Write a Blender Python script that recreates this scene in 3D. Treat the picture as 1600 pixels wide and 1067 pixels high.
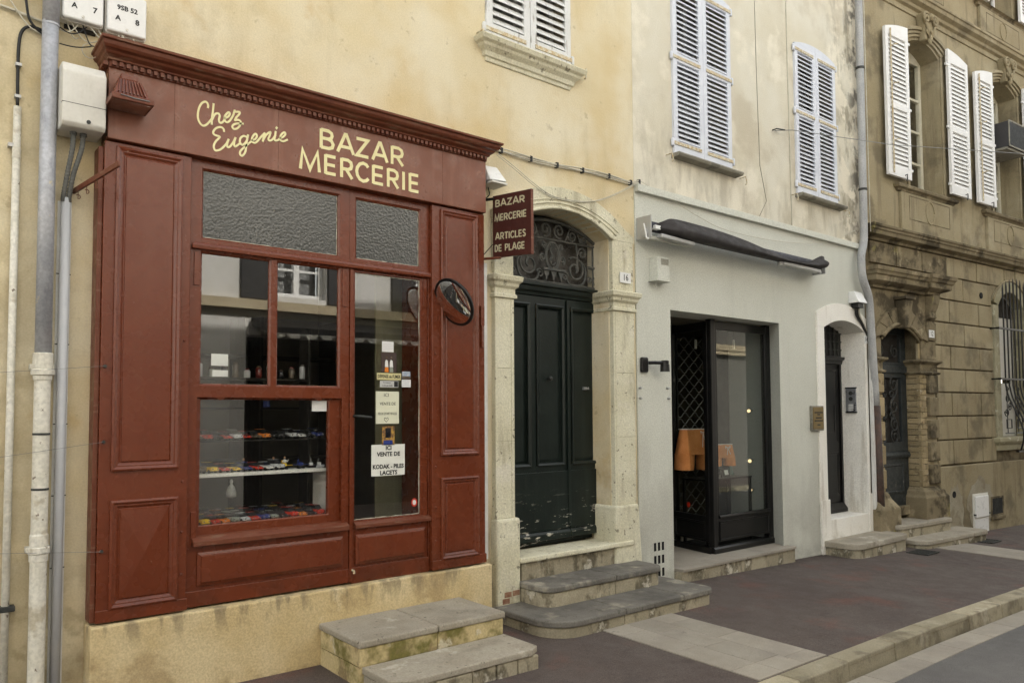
import bpy, bmesh, math, random
from mathutils import Vector, Matrix
random.seed(7)
R = math.radians
for o in list(bpy.data.objects): bpy.data.objects.remove(o)
SC = bpy.context.scene
COL = SC.collection
# ---------------------------------------------------------------- camera
CAM_Y = -4.998
cam = bpy.data.cameras.new('camera'); cam.sensor_width = 36.0; cam.lens = 27.0
cam.shift_y = 54.1 / 1600; cam.clip_end = 400; cam.clip_start = .05
co = bpy.data.objects.new('camera', cam); COL.objects.link(co); SC.camera = co
def cam_matrix(yaw, pitch, roll):
    f = Vector((math.cos(pitch)*math.sin(yaw), math.cos(pitch)*math.cos(yaw), math.sin(pitch)))
    r = Vector((math.cos(yaw), -math.sin(yaw), 0)); u = r.cross(f)
    c, s = math.cos(roll), math.sin(roll)
    r2 = c*r + s*u; u2 = -s*r + c*u
    return Matrix(((r2.x, u2.x, -f.x, 0.0), (r2.y, u2.y, -f.y, CAM_Y), (r2.z, u2.z, -f.z, 1.65), (0, 0, 0, 1)))
co.matrix_world = cam_matrix(R(39.088), R(2.746), R(-0.331))
# ---------------------------------------------------------------- sky, sun, exposure
SUN_EL, SUN_AZ = 38.0, 25.0      # the sun stands behind the house fronts: they lie in open shade
W = bpy.data.worlds.new('World'); SC.world = W; W.use_nodes = True
nt = W.node_tree; nt.nodes.clear()
sky = nt.nodes.new('ShaderNodeTexSky'); sky.sky_type = 'NISHITA'; sky.sun_disc = False
sky.sun_elevation = R(SUN_EL); sky.sun_rotation = R(SUN_AZ); sky.dust_density = 3.0; sky.ozone_density = 1.0; sky.air_density = 1.2
hs = nt.nodes.new('ShaderNodeHueSaturation'); hs.inputs['Saturation'].default_value = .25
bg = nt.nodes.new('ShaderNodeBackground'); bg.inputs[1].default_value = .15
wo = nt.nodes.new('ShaderNodeOutputWorld')
wb = nt.nodes.new('ShaderNodeMix'); wb.data_type = 'RGBA'; wb.blend_type = 'MULTIPLY'; wb.inputs[0].default_value = 1; wb.inputs[7].default_value = (1.0, .985, .92, 1)   # hazy, warm-white sky
nt.links.new(sky.outputs[0], hs.inputs['Color']); nt.links.new(hs.outputs[0], wb.inputs[6]); nt.links.new(wb.outputs[2], bg.inputs[0]); nt.links.new(bg.outputs[0], wo.inputs[0])
sl = bpy.data.lights.new('sun', 'SUN'); sl.energy = 2.3; sl.angle = R(.6); sl.color = (1, .965, .90)
so = bpy.data.objects.new('sun', sl); COL.objects.link(so)
sd = Vector((math.sin(R(SUN_AZ))*math.cos(R(SUN_EL)), math.cos(R(SUN_AZ))*math.cos(R(SUN_EL)), math.sin(R(SUN_EL))))
so.rotation_euler = sd.to_track_quat('Z', 'Y').to_euler(); so.location = (0, 0, 30)
vs = SC.view_settings; vs.view_transform = 'Standard'; vs.look = 'None'; vs.gamma = 1; vs.exposure = 2.2
vs.use_curve_mapping = False
SC.render.engine = 'CYCLES'
try:
    SC.cycles.use_denoising = True; SC.cycles.denoiser = 'OPENIMAGEDENOISE'
    SC.cycles.max_bounces = 6; SC.cycles.diffuse_bounces = 3; SC.cycles.glossy_bounces = 3; SC.cycles.transmission_bounces = 3; SC.cycles.transparent_max_bounces = 10
    SC.cycles.sample_clamp_indirect = 6
except Exception: pass
# ---------------------------------------------------------------- mesh helper
class M:
    def __init__(s): s.v = []; s.f = []; s.m = []; s.mi = 0; s.sk = 0.0
    def add(s, vs_, fs):
        b = len(s.v); s.v += [tuple(p) for p in vs_]
        for f in fs: s.f.append([b+i for i in f]); s.m.append(s.mi)
        return s
    def box(s, x0, x1, y0, y1, z0, z1):
        return s.add([(x0,y0,z0),(x1,y0,z0),(x1,y1,z0),(x0,y1,z0),(x0,y0,z1),(x1,y0,z1),(x1,y1,z1),(x0,y1,z1)],
                     [(0,3,2,1),(4,5,6,7),(0,1,5,4),(1,2,6,5),(2,3,7,6),(3,0,4,7)])
    def hexa(s, p): return s.add(p, [(0,3,2,1),(4,5,6,7),(0,1,5,4),(1,2,6,5),(2,3,7,6),(3,0,4,7)])
    def poly(s, pts): return s.add(pts, [tuple(range(len(pts)))])
    def prism(s, pts, a, b, ax='y'):
        """polygon given counter-clockwise in (x,z) for ax y, (y,z) for ax x, (x,y) for ax z"""
        def P(p, t):
            return (p[0], t, p[1]) if ax == 'y' else ((t, p[0], p[1]) if ax == 'x' else (p[0], p[1], t))
        n = len(pts)
        return s.add([P(p, a) for p in pts] + [P(p, b) for p in pts],
                     [tuple(range(n)), tuple(range(2*n-1, n-1, -1))] + [(i, n+i, n+(i+1) % n, (i+1) % n) for i in range(n)])
    def tube(s, pts, r, n=8, cap=True):
        pts = [Vector(p) for p in pts]; k = len(pts); rr = r if isinstance(r, (list, tuple)) else [r]*k
        ts = []
        for i in range(k):
            t = (pts[min(i+1, k-1)] - pts[max(i-1, 0)])
            ts.append(t.normalized() if t.length > 1e-9 else Vector((0, 0, 1)))
        u = ts[0].orthogonal().normalized(); vv = []
        for i in range(k):
            u = (u - ts[i]*u.dot(ts[i]))
            u = u.normalized() if u.length > 1e-6 else ts[i].orthogonal().normalized()
            w = ts[i].cross(u)
            for j in range(n):
                a = 2*math.pi*j/n; vv.append(pts[i] + (u*math.cos(a) + w*math.sin(a))*rr[i])
        fs = [(i*n+j, i*n+(j+1) % n, (i+1)*n+(j+1) % n, (i+1)*n+j) for i in range(k-1) for j in range(n)]
        if cap: fs += [tuple(range(n-1, -1, -1)), tuple((k-1)*n+j for j in range(n))]
        return s.add(vv, fs)
    def lathe(s, prof, c=(0,0,0), n=16, axis='z', mat=None):
        vv = []
        for r, z in prof:
            for j in range(n):
                a = 2*math.pi*j/n; p = Vector((r*math.cos(a), r*math.sin(a), z))
                if axis == 'y': p = Vector((p.x, p.z, -p.y))
                if axis == 'x': p = Vector((p.z, p.x, p.y))
                if mat is not None: p = mat @ p
                vv.append(p + Vector(c))
        k = len(prof)
        fs = [(i*n+j, i*n+(j+1) % n, (i+1)*n+(j+1) % n, (i+1)*n+j) for i in range(k-1) for j in range(n)]
        fs += [tuple(range(n-1, -1, -1)), tuple((k-1)*n+j for j in range(n))]
        return s.add(vv, fs)
    def rings(s, x0, x1, z0, z1, prof, cap=True):
        """profile (inset, y) swept round a rectangle in the xz plane, mitred; capped inside"""
        vv = []
        for i, y in prof: vv += [(x0+i,y,z0+i),(x1-i,y,z0+i),(x1-i,y,z1-i),(x0+i,y,z1-i)]
        fs = [(k*4+j, k*4+(j+1) % 4, k*4+4+(j+1) % 4, k*4+4+j) for k in range(len(prof)-1) for j in range(4)]
        if cap: b = (len(prof)-1)*4; fs.append((b, b+1, b+2, b+3))
        return s.add(vv, fs)
    def frame(s, x0, x1, z0, z1, w, y0, y1):
        return s.rings(x0, x1, z0, z1, [(0, y1), (0, y0), (w, y0), (w, y1), (0, y1)], cap=False)
    def cornice(s, x0, x1, yf, prof, yb, ends=(1, 1)):
        """profile (projection, z) along x with mitred returns to yb"""
        vv = []
        for p, z in prof:
            a, b = x0 - p*ends[0], x1 + p*ends[1]
            vv += [(a, yb, z), (a, yf-p, z), (b, yf-p, z), (b, yb, z)]
        n = len(prof)
        fs = [(k*4+j, k*4+j+1, k*4+5+j, k*4+4+j) for k in range(n-1) for j in range(3)]
        fs += [(0, 3, 2, 1), tuple((n-1)*4+j for j in range(4))]
        fs += [tuple([k*4 for k in range(n)]), ] if False else []
        return s.add(vv, fs)
    def wall(s, x0, x1, z0, z1, y0, y1, holes):
        xs = sorted(set([x0, x1] + [h[0] for h in holes] + [h[1] for h in holes])); xs = [x for x in xs if x0 <= x <= x1]
        zs = sorted(set([z0, z1] + [h[2] for h in holes] + [h[3] for h in holes])); zs = [z for z in zs if z0 <= z <= z1]
        nx, nz = len(xs)-1, len(zs)-1
        def solid(i, k):
            if not (0 <= i < nx and 0 <= k < nz): return False
            cx, cz = (xs[i]+xs[i+1])/2, (zs[k]+zs[k+1])/2
            return not any(h[0] < cx < h[1] and h[2] < cz < h[3] for h in holes)
        d = {}; vv = []; fs = []
        def V(i, k, y):
            key = (i, k, y)
            if key not in d: d[key] = len(vv); vv.append((xs[i], y, zs[k]))
            return d[key]
        for i in range(nx):
            for k in range(nz):
                if not solid(i, k): continue
                fs.append((V(i,k,y0), V(i+1,k,y0), V(i+1,k+1,y0), V(i,k+1,y0)))
                fs.append((V(i,k+1,y1), V(i+1,k+1,y1), V(i+1,k,y1), V(i,k,y1)))
                if not solid(i-1,k): fs.append((V(i,k,y1), V(i,k,y0), V(i,k+1,y0), V(i,k+1,y1)))
                if not solid(i+1,k): fs.append((V(i+1,k,y0), V(i+1,k,y1), V(i+1,k+1,y1), V(i+1,k+1,y0)))
                if not solid(i,k-1): fs.append((V(i,k,y1), V(i+1,k,y1), V(i+1,k,y0), V(i,k,y0)))
                if not solid(i,k+1): fs.append((V(i,k+1,y0), V(i+1,k+1,y0), V(i+1,k+1,y1), V(i,k+1,y1)))
        return s.add(vv, fs)
    def strip(s, pts, w, fn, d0=0.0, d1=.002, cap=0):
        """flat brush stroke along a 2-D polyline, mapped to 3-D by fn(u, v, depth)"""
        P = [Vector(p) for p in pts]; n = len(P); L = []; Q = []; s.sk += .00035; d1 += s.sk
        if cap and n > 1:
            P[0] = P[0] + (P[0]-P[1]).normalized()*cap; P[-1] = P[-1] + (P[-1]-P[-2]).normalized()*cap
        for i in range(n):
            a = (P[i]-P[i-1]) if i else (P[1]-P[0]); b = (P[i+1]-P[i]) if i < n-1 else a
            if a.length < 1e-9: a = b
            if b.length < 1e-9: b = a
            a = a.normalized(); b = b.normalized(); t = a+b
            t = t.normalized() if t.length > .15 else a
            nrm = Vector((-t.y, t.x)); k = 1/max(.45, abs(nrm.dot(Vector((-a.y, a.x)))))
            L.append(P[i]+nrm*w/2*k); Q.append(P[i]-nrm*w/2*k)
        vv = [fn(p.x, p.y, d1) for p in L] + [fn(p.x, p.y, d1) for p in Q] + [fn(p.x, p.y, d0) for p in L] + [fn(p.x, p.y, d0) for p in Q]
        fs = []
        for i in range(n-1):
            fs += [(i, n+i, n+i+1, i+1), (i, i+1, 2*n+i+1, 2*n+i), (n+i, 3*n+i, 3*n+i+1, n+i+1)]
        fs += [(0, 2*n, 3*n, n), (n-1, 2*n-1, 4*n-1, 3*n-1)]
        return s.add(vv, fs)
    def mesh(s, name):
        me = bpy.data.meshes.new(name); me.from_pydata(s.v, [], s.f); me.polygons.foreach_set('material_index', s.m); me.update()
        return me
def tag(o, label=None, cat=None, group=None, kind=None):
    if label: o['label'] = label
    if cat: o['category'] = cat
    if group: o['group'] = group
    if kind: o['kind'] = kind
    return o
def link(name, me, parent=None):
    o = bpy.data.objects.new(name, me); COL.objects.link(o)
    if parent is not None:
        o.parent = parent
        if not parent.get('_local'): o.matrix_parent_inverse = ROOTINV.get(parent.name, Matrix())
    return o
ROOTINV = {}
def thing(name, loc, label, cat, group=None, rz=0, local=False):
    o = bpy.data.objects.new(name, None); COL.objects.link(o); o.location = loc; o.rotation_euler = (0, 0, rz); o.empty_display_size = .2
    if not local: ROOTINV[o.name] = (Matrix.Translation(loc) @ Matrix.Rotation(rz, 4, 'Z')).inverted()
    return tag(o, label, cat, group)
def obj(name, m, mats, parent=None, bev=0, seg=2, smooth=False, fixn=True, ang=32):
    me = m.mesh(name) if isinstance(m, M) else m
    if fixn:
        b = bmesh.new(); b.from_mesh(me); bmesh.ops.recalc_face_normals(b, faces=b.faces); b.to_mesh(me); b.free()
    for x in (mats if isinstance(mats, (list, tuple)) else [mats]): me.materials.append(x)
    if smooth: me.polygons.foreach_set('use_smooth', [True]*len(me.polygons))
    o = link(name, me, parent)
    if bev:
        md = o.modifiers.new('bevel', 'BEVEL'); md.width = bev; md.segments = seg; md.limit_method = 'ANGLE'; md.angle_limit = R(ang); md.harden_normals = False
    return o
def child_of(o, parent):
    o.parent = parent
    return o
def dup(o, parent=None):
    c = o.copy(); COL.objects.link(c)
    if parent is not None: c.parent = parent
    return c
def dup_tree(root):
    r = dup(root); ROOTINV[r.name] = ROOTINV.get(root.name, Matrix())
    for ch in [c for c in root.children]:
        d = dup(ch, r)
        for g in [c for c in ch.children]: dup(g, d)
    return r
def smooth_pts(p, k=4):
    """Catmull-Rom through the points"""
    P = [Vector(a) for a in p]; out = []
    for i in range(len(P)-1):
        a = P[i-1] if i else P[0]*2-P[1]; b = P[i]; c = P[i+1]; d = P[i+2] if i+2 < len(P) else P[-1]*2-P[-2]
        for j in range(k):
            t = j/k
            out.append(.5*((2*b) + (c-a)*t + (2*a-5*b+4*c-d)*t*t + (3*b-a-3*c+d)*t*t*t))
    out.append(P[-1]); return out
def arc(cx, zs, hw, rise, n=16, a0=0.0, a1=1.0):
    """points of a segmental arch from left spring to right spring"""
    r = (hw*hw + rise*rise)/(2*rise); cz = zs + rise - r; th = math.asin(min(1, hw/r))
    return [(cx + r*math.sin(-th + 2*th*(a0+(a1-a0)*i/n)), cz + r*math.cos(-th + 2*th*(a0+(a1-a0)*i/n))) for i in range(n+1)]
def spiral(cx, cz, r0, r1, a0, turns, n=22):
    return [(cx + (r0+(r1-r0)*i/n)*math.cos(a0+2*math.pi*turns*i/n), cz + (r0+(r1-r0)*i/n)*math.sin(a0+2*math.pi*turns*i/n)) for i in range(n+1)]
def gz(x):
    P = [(-30, .3), (-4, .05), (2, .0), (5, -.02), (6.3, -.03), (9, -.1), (12, -.19), (15, -.22), (30, -.4), (60, -.8)]
    for (a, p), (b, q) in zip(P, P[1:]):
        if x <= b: return p + (q-p)*(x-a)/(b-a)
    return P[-1][1]
def text_mesh(body, size, align='CENTER', ext=.0006, spacing=1.0, line=1.0, off=0.0):
    cu = bpy.data.curves.new('t', 'FONT'); cu.body = body; cu.size = size; cu.align_x = align; cu.align_y = 'CENTER'; cu.extrude = ext
    cu.space_character = spacing; cu.space_line = line; cu.offset = off; cu.resolution_u = 2
    o = bpy.data.objects.new('t', cu); COL.objects.link(o)
    dg = bpy.context.evaluated_depsgraph_get(); me = bpy.data.meshes.new_from_object(o.evaluated_get(dg))
    bpy.data.objects.remove(o); bpy.data.curves.remove(cu); return me
def text(body, size, loc, mat_, parent, name='lettering', facing='-y', sx=1.0, tilt=0.0, **k):
    """flat print: facing -y (reads along +x), -x (reads along -y), +y (reads along -x)"""
    me = text_mesh(body, size, **k)
    T = {'-y': Matrix(((sx,0,0,0),(0,0,-1,0),(0,1,0,0),(0,0,0,1))), '-x': Matrix(((0,0,-1,0),(-sx,0,0,0),(0,1,0,0),(0,0,0,1))),
         '+y': Matrix(((-sx,0,0,0),(0,0,1,0),(0,1,0,0),(0,0,0,1)))}[facing]
    me.transform(Matrix.Translation(loc) @ T @ Matrix.Rotation(tilt, 4, 'Z')); me.materials.clear()
    return obj(name, me, mat_, parent, fixn=False)
# ---------------------------------------------------------------- materials
def mat(name, base, var=None, vs_=2.5, rough=.8, bump=.0, bs=70., stains=(), spec=.35, metal=0., rnd=0., bdist=.01, coat=0., fine=.12, rvar=.1):
    m = bpy.data.materials.new(name); m.use_nodes = True; t = m.node_tree; N = t.nodes; Lk = t.links; N.clear()
    out = N.new('ShaderNodeOutputMaterial'); b = N.new('ShaderNodeBsdfPrincipled'); Lk.new(b.outputs[0], out.inputs[0])
    b.inputs['Roughness'].default_value = rough; b.inputs['Specular IOR Level'].default_value = spec; b.inputs['Metallic'].default_value = metal
    if coat: b.inputs['Coat Weight'].default_value = coat; b.inputs['Coat Roughness'].default_value = .12
    geo = N.new('ShaderNodeNewGeometry'); pos = geo.outputs['Position']
    def noise(scale, detail=3., sc=None, rough_=.6):
        n = N.new('ShaderNodeTexNoise'); n.inputs['Scale'].default_value = scale; n.inputs['Detail'].default_value = detail; n.inputs['Roughness'].default_value = rough_
        if sc:
            mp = N.new('ShaderNodeMapping'); mp.inputs['Scale'].default_value = sc; Lk.new(pos, mp.inputs['Vector']); Lk.new(mp.outputs[0], n.inputs['Vector'])
        else: Lk.new(pos, n.inputs['Vector'])
        return n.outputs['Fac']
    def mapr(src, lo, hi, a=0., c=1.):
        r = N.new('ShaderNodeMapRange'); r.interpolation_type = 'SMOOTHSTEP'
        for i, v in ((1, lo), (2, hi), (3, a), (4, c)): r.inputs[i].default_value = v
        Lk.new(src, r.inputs[0]); return r.outputs[0]
    def mul(a, c):
        x = N.new('ShaderNodeMath'); x.operation = 'MULTIPLY'
        for i, q in ((0, a), (1, c)):
            if isinstance(q, (int, float)): x.inputs[i].default_value = q
            else: Lk.new(q, x.inputs[i])
        return x.outputs[0]
    def mix(f, a, c, typ='MIX'):
        x = N.new('ShaderNodeMix'); x.data_type = 'RGBA'; x.blend_type = typ
        for i, q in ((0, f), (6, a), (7, c)):
            if isinstance(q, (int, float)): x.inputs[i].default_value = q
            elif isinstance(q, (tuple, list)): x.inputs[i].default_value = (*q[:3], 1)
            else: Lk.new(q, x.inputs[i])
        return x.outputs[2]
    col = base
    if var is not None: col = mix(mapr(noise(vs_), .32, .68), base, var)
    sep = None
    for s in stains:
        f = mapr(noise(s.get('s', 2.), s.get('d', 4.), s.get('m'), s.get('r', .62)), s.get('lo', .5), s.get('hi', .65), 0., s.get('k', .8))
        for ax, key in ((0, 'xr'), (1, 'yr'), (2, 'zr')):
            if key in s:
                if sep is None: sep = N.new('ShaderNodeSeparateXYZ'); Lk.new(pos, sep.inputs[0])
                for a_, b_ in (s[key] if isinstance(s[key][0], (tuple, list)) else [s[key]]): f = mul(f, mapr(sep.outputs[ax], a_, b_))
        col = mix(f, col, s['c'])
    if fine:
        fn = noise(bs*1.7, 1.5); x = mapr(fn, .25, .75, 1-fine, 1+fine)
        col = mix(1.0, col, x, 'MULTIPLY')
    if rnd:
        oi = N.new('ShaderNodeObjectInfo'); col = mix(1.0, col, mapr(oi.outputs['Random'], 0, 1, 1-rnd, 1+rnd), 'MULTIPLY')
    if isinstance(col, (tuple, list)): b.inputs['Base Color'].default_value = (*col[:3], 1)
    else: Lk.new(col, b.inputs['Base Color'])
    rv = mapr(noise(vs_*3+4, 2.), .3, .7, max(.03, rough-rvar), min(1, rough+rvar)); Lk.new(rv, b.inputs['Roughness'])
    if bump:
        bp = N.new('ShaderNodeBump'); bp.inputs['Strength'].default_value = bump; bp.inputs['Distance'].default_value = bdist
        nn = noise(bs, 3., None, .65); Lk.new(nn, bp.inputs['Height']); Lk.new(bp.outputs[0], b.inputs['Normal'])
    return m
def glass(name, tint=(.985,.99,.98), rough=0.0, f0=.055, bump=None):
    m = bpy.data.materials.new(name); m.use_nodes = True; t = m.node_tree; N = t.nodes; Lk = t.links; N.clear()
    out = N.new('ShaderNodeOutputMaterial'); mx = N.new('ShaderNodeMixShader'); tr = N.new('ShaderNodeBsdfTransparent'); gl = N.new('ShaderNodeBsdfGlossy')
    tr.inputs[0].default_value = (*tint, 1); gl.inputs['Roughness'].default_value = rough; gl.inputs[0].default_value = (1, 1, 1, 1)
    lw = N.new('ShaderNodeLayerWeight'); lw.inputs[0].default_value = .5
    pw = N.new('ShaderNodeMath'); pw.operation = 'POWER'; pw.inputs[1].default_value = 5; Lk.new(lw.outputs['Facing'], pw.inputs[0])
    ma = N.new('ShaderNodeMath'); ma.operation = 'MULTIPLY_ADD'; ma.inputs[1].default_value = 1-f0; ma.inputs[2].default_value = f0; Lk.new(pw.outputs[0], ma.inputs[0])
    Lk.new(ma.outputs[0], mx.inputs[0]); Lk.new(tr.outputs[0], mx.inputs[1]); Lk.new(gl.outputs[0], mx.inputs[2]); Lk.new(mx.outputs[0], out.inputs[0])
    return m
def textured_glass(name):
    m = bpy.data.materials.new(name); m.use_nodes = True; t = m.node_tree; N = t.nodes; Lk = t.links
    b = N['Principled BSDF']; b.inputs['Base Color'].default_value = (.055, .057, .052, 1); b.inputs['Roughness'].default_value = .12; b.inputs['Specular IOR Level'].default_value = .9
    b.inputs['Transmission Weight'].default_value = .2; b.inputs['IOR'].default_value = 1.45
    geo = N.new('ShaderNodeNewGeometry'); vo = N.new('ShaderNodeTexVoronoi'); vo.feature = 'F1'; vo.inputs['Scale'].default_value = 60; vo.inputs['Randomness'].default_value = 1.0
    Lk.new(geo.outputs['Position'], vo.inputs['Vector'])
    bp = N.new('ShaderNodeBump'); bp.inputs['Strength'].default_value = .55; bp.inputs['Distance'].default_value = .0035
    Lk.new(vo.outputs['Distance'], bp.inputs['Height']); Lk.new(bp.outputs[0], b.inputs['Normal'])
    return m
def emit(name, c, k):
    m = bpy.data.materials.new(name); m.use_nodes = True; N = m.node_tree.nodes; N.clear()
    e = N.new('ShaderNodeEmission'); e.inputs[0].default_value = (*c, 1); e.inputs[1].default_value = k; o = N.new('ShaderNodeOutputMaterial'); m.node_tree.links.new(e.outputs[0], o.inputs[0]); return m
DK = (.10, .085, .06)
m_yel = mat('yellow_render', (.62,.525,.335), (.67,.60,.44), 1.3, .9, .28, 55, [
    dict(c=(.70,.65,.52), s=.9, lo=.5, hi=.7, k=.7), dict(c=(.56,.43,.22), s=.7, lo=.48, hi=.68, k=.7), dict(c=(.50,.34,.14), s=1.6, lo=.58, hi=.72, k=.6),
    dict(c=(.33,.265,.155), s=1.7, lo=.42, hi=.62, k=.7, zr=(2.2,-.2)), dict(c=(.27,.21,.12), s=5, lo=.5, hi=.62, k=.6, zr=(1.4,.0)), dict(c=(.42,.34,.2), s=1.1, m=(2.5,2.5,.6), lo=.52, hi=.72, k=.4), dict(c=(.45,.37,.22), s=3.6, lo=.5, hi=.66, k=.5, xr=(4.2,.2)),
    dict(c=(.34,.27,.15), s=2.5, lo=.42, hi=.62, k=.6, xr=(1.0,.3)), dict(c=(.25,.19,.11), s=9, lo=.62, hi=.7, k=.35)], spec=.2, fine=.06)
m_yelp = mat('plinth_render', (.53,.41,.215), (.61,.50,.30), 2.2, .92, .45, 50, [
    dict(c=(.32,.225,.11), s=2.6, lo=.5, hi=.64, k=.6), dict(c=(.24,.17,.09), s=3.2, lo=.5, hi=.68, k=.6, zr=(.25,-.05)),
    dict(c=(.66,.57,.38), s=3.5, lo=.58, hi=.72, k=.6), dict(c=(.20,.16,.10), s=3., m=(4,4,1), lo=.48, hi=.62, k=.7, zr=(.28,.48))], spec=.2)
m_gup = mat('beige_render', (.59,.54,.42), (.64,.605,.505), 1.4, .92, .3, 60, [
    dict(c=(.72,.67,.55), s=1.3, lo=.52, hi=.62, k=.85), dict(c=(.35,.31,.235), s=1.5, m=(2.6,2.6,.7), lo=.46, hi=.68, k=.6, zr=(5.0,4.1)), dict(c=(.44,.38,.28), s=1.1, lo=.5, hi=.66, k=.6),
    dict(c=(.25,.22,.16), s=2.4, m=(2.5,2.5,1), lo=.45, hi=.62, k=.8, xr=(9.1,10.0)), dict(c=(.74,.68,.55), s=2.1, lo=.5, hi=.56, k=.9, xr=(9.2,9.9)),
    dict(c=(.12,.11,.09), s=3.5, lo=.48, hi=.6, k=.85, xr=(9.75,10.05))], spec=.2)
m_gray = mat('grey_wall_paint', (.565,.568,.498), (.59,.594,.527), 1.2, .75, .12, 45, [
    dict(c=(.50,.50,.44), s=1.2, m=(3,3,.4), lo=.5, hi=.75, k=.5), dict(c=(.34,.33,.285), s=2.4, lo=.38, hi=.66, k=.75, zr=(1.1,-.15)), dict(c=(.42,.41,.36), s=1.4, m=(1.5,1.5,.5), lo=.42, hi=.62, k=.5, zr=(2.4,.6)), dict(c=(.68,.68,.61), s=.9, lo=.55, hi=.75, k=.4)], spec=.3)
m_white = mat('white_plaster', (.80,.77,.70), (.84,.82,.76), 2, .85, .2, 50, [dict(c=(.45,.40,.31), s=1.5, m=(4,4,.5), lo=.54, hi=.72, k=.6), dict(c=(.36,.30,.2), s=4, lo=.5, hi=.68, k=.7, zr=(.3,-.1))])
m_red = mat('red_gloss_paint', (.132,.0275,.0092), (.145,.033,.012), 2.2, .27, .06, 30, [
    dict(c=(.16,.045,.02), s=1.2, m=(7,7,.45), lo=.52, hi=.72, k=.4), dict(c=(.105,.02,.007), s=1.3, lo=.5, hi=.74, k=.35), dict(c=(.06,.02,.01), s=3, lo=.4, hi=.66, k=.55, zr=(.72,.48)), dict(c=(.34,.22,.16), s=30, lo=.725, hi=.735, k=.8)], spec=.45, fine=.04, rvar=.03)
m_redf = mat('faded_sheen_red', (.165,.050,.022), (.185,.06,.03), 2.0, .36, .05, 30, [dict(c=(.235,.10,.06), s=1.1, m=(9,9,.35), lo=.52, hi=.70, k=.6), dict(c=(.125,.034,.014), s=1.4, lo=.52, hi=.72, k=.5)], spec=.5, fine=.05)  # weathered fascia red, lightened further to paint in the sky's sheen
m_redw = mat('weathered_red_paint', (.15,.048,.024), (.125,.032,.014), 3, .45, .15, 40, [dict(c=(.2,.11,.07), s=6, m=(1,3,6), lo=.56, hi=.66, k=.7), dict(c=(.08,.022,.014), s=3, lo=.58, hi=.7, k=.6)], fine=.08)
m_cream = mat('cream_lettering', (.80,.74,.42), (.77,.70,.38), 8, .6, fine=.03)
m_putty = mat('putty', (.55,.54,.44), (.4,.38,.3), 30, .9, .3, 90)
m_black = mat('black_paint', (.006,.006,.006), (.010,.0095,.009), 4, .33, .0, 40, fine=.03, rvar=.03)
m_green = mat('dark_green_paint', (.006,.0105,.0088), (.010,.016,.0135), 4, .36, .12, 40, [
    dict(c=(.022,.030,.026), s=1.2, m=(5,5,.4), lo=.52, hi=.75, k=.5), dict(c=(.50,.47,.40), s=7, m=(1,1,4.5), lo=.60, hi=.62, k=.95, d=9, zr=[(1.0,.5)]),], fine=.05, rvar=.04)
m_gmetal = mat('dark_iron', (.035,.038,.036), (.06,.06,.055), 12, .55, .15, 70, metal=.3)
m_giron = mat('weathered_iron', (.06,.063,.057), (.10,.097,.085), 14, .6, .15, 70)
m_lime = mat('limestone', (.58,.545,.40), (.66,.63,.49), 2.4, .88, .45, 45, [
    dict(c=(.33,.29,.2), s=2.0, m=(3,3,.7), lo=.52, hi=.7, k=.7), dict(c=(.16,.14,.10), s=16, lo=.62, hi=.68, k=.8), dict(c=(.66,.62,.52), s=3, lo=.58, hi=.7, k=.7),
    dict(c=(.2,.17,.11), s=3, lo=.47, hi=.66, k=.6, zr=(.35,-.05))], spec=.2)
m_stepstone = mat('step_stone', (.30,.265,.205), (.36,.325,.26), 3, .82, .4, 50, [
    dict(c=(.12,.105,.08), s=20, lo=.63, hi=.68, k=.85), dict(c=(.24,.215,.17), s=2.2, lo=.5, hi=.68, k=.7), dict(c=(.55,.51,.43), s=5, lo=.6, hi=.7, k=.6)], spec=.3, rnd=.06)
m_stepdark = mat('worn_dark_stone', (.125,.115,.10), (.18,.168,.145), 2.2, .75, .4, 45, [
    dict(c=(.10,.09,.07), s=14, lo=.6, hi=.67, k=.8), dict(c=(.36,.33,.26), s=3.0, lo=.53, hi=.66, k=.85), dict(c=(.10,.094,.083), s=1.7, lo=.5, hi=.65, k=.6)], spec=.35, rnd=.05)
m_riser = mat('step_riser', (.31,.275,.195), (.40,.355,.26), 3, .9, .7, 40, [dict(c=(.11,.095,.065), s=4, m=(1.5,1.5,.8), lo=.47, hi=.62, k=.85), dict(c=(.62,.58,.48), s=6, lo=.58, hi=.68, k=.8)], spec=.15, rnd=.06)
m_moss = mat('mossy_render', (.50,.40,.21), (.55,.45,.25), 3, .92, .5, 40, [dict(c=(.13,.12,.03), s=3.2, lo=.44, hi=.6, k=.9), dict(c=(.22,.16,.09), s=5, lo=.52, hi=.65, k=.7), dict(c=(.6,.55,.42), s=6, lo=.6, hi=.68, k=.7)], spec=.15)
m_brown = mat('brown_stone', (.285,.235,.142), (.33,.28,.178), 1.5, .92, .5, 55, [
    dict(c=(.15,.125,.082), s=1.6, lo=.5, hi=.66, k=.75), dict(c=(.42,.37,.26), s=1.2, lo=.56, hi=.74, k=.6), dict(c=(.16,.13,.085), s=1.4, m=(5,5,.5), lo=.52, hi=.7, k=.5)], spec=.15, rnd=.07)
m_brownd = mat('grimy_stone', (.19,.155,.095), (.25,.205,.13), 2.2, .93, .55, 50, [
    dict(c=(.055,.045,.03), s=2.4, lo=.47, hi=.62, k=.85), dict(c=(.38,.32,.21), s=4, lo=.58, hi=.7, k=.7), dict(c=(.30,.27,.09), s=3, lo=.62, hi=.7, k=.5)], spec=.12, rnd=.08)
m_brick = mat('worn_brick', (.30,.235,.13), (.36,.29,.175), 6, .93, .6, 60, [dict(c=(.12,.09,.055), s=8, lo=.55, hi=.66, k=.7), dict(c=(.55,.5,.4), s=12, lo=.64, hi=.7, k=.8)], spec=.12, rnd=.2)
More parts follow.
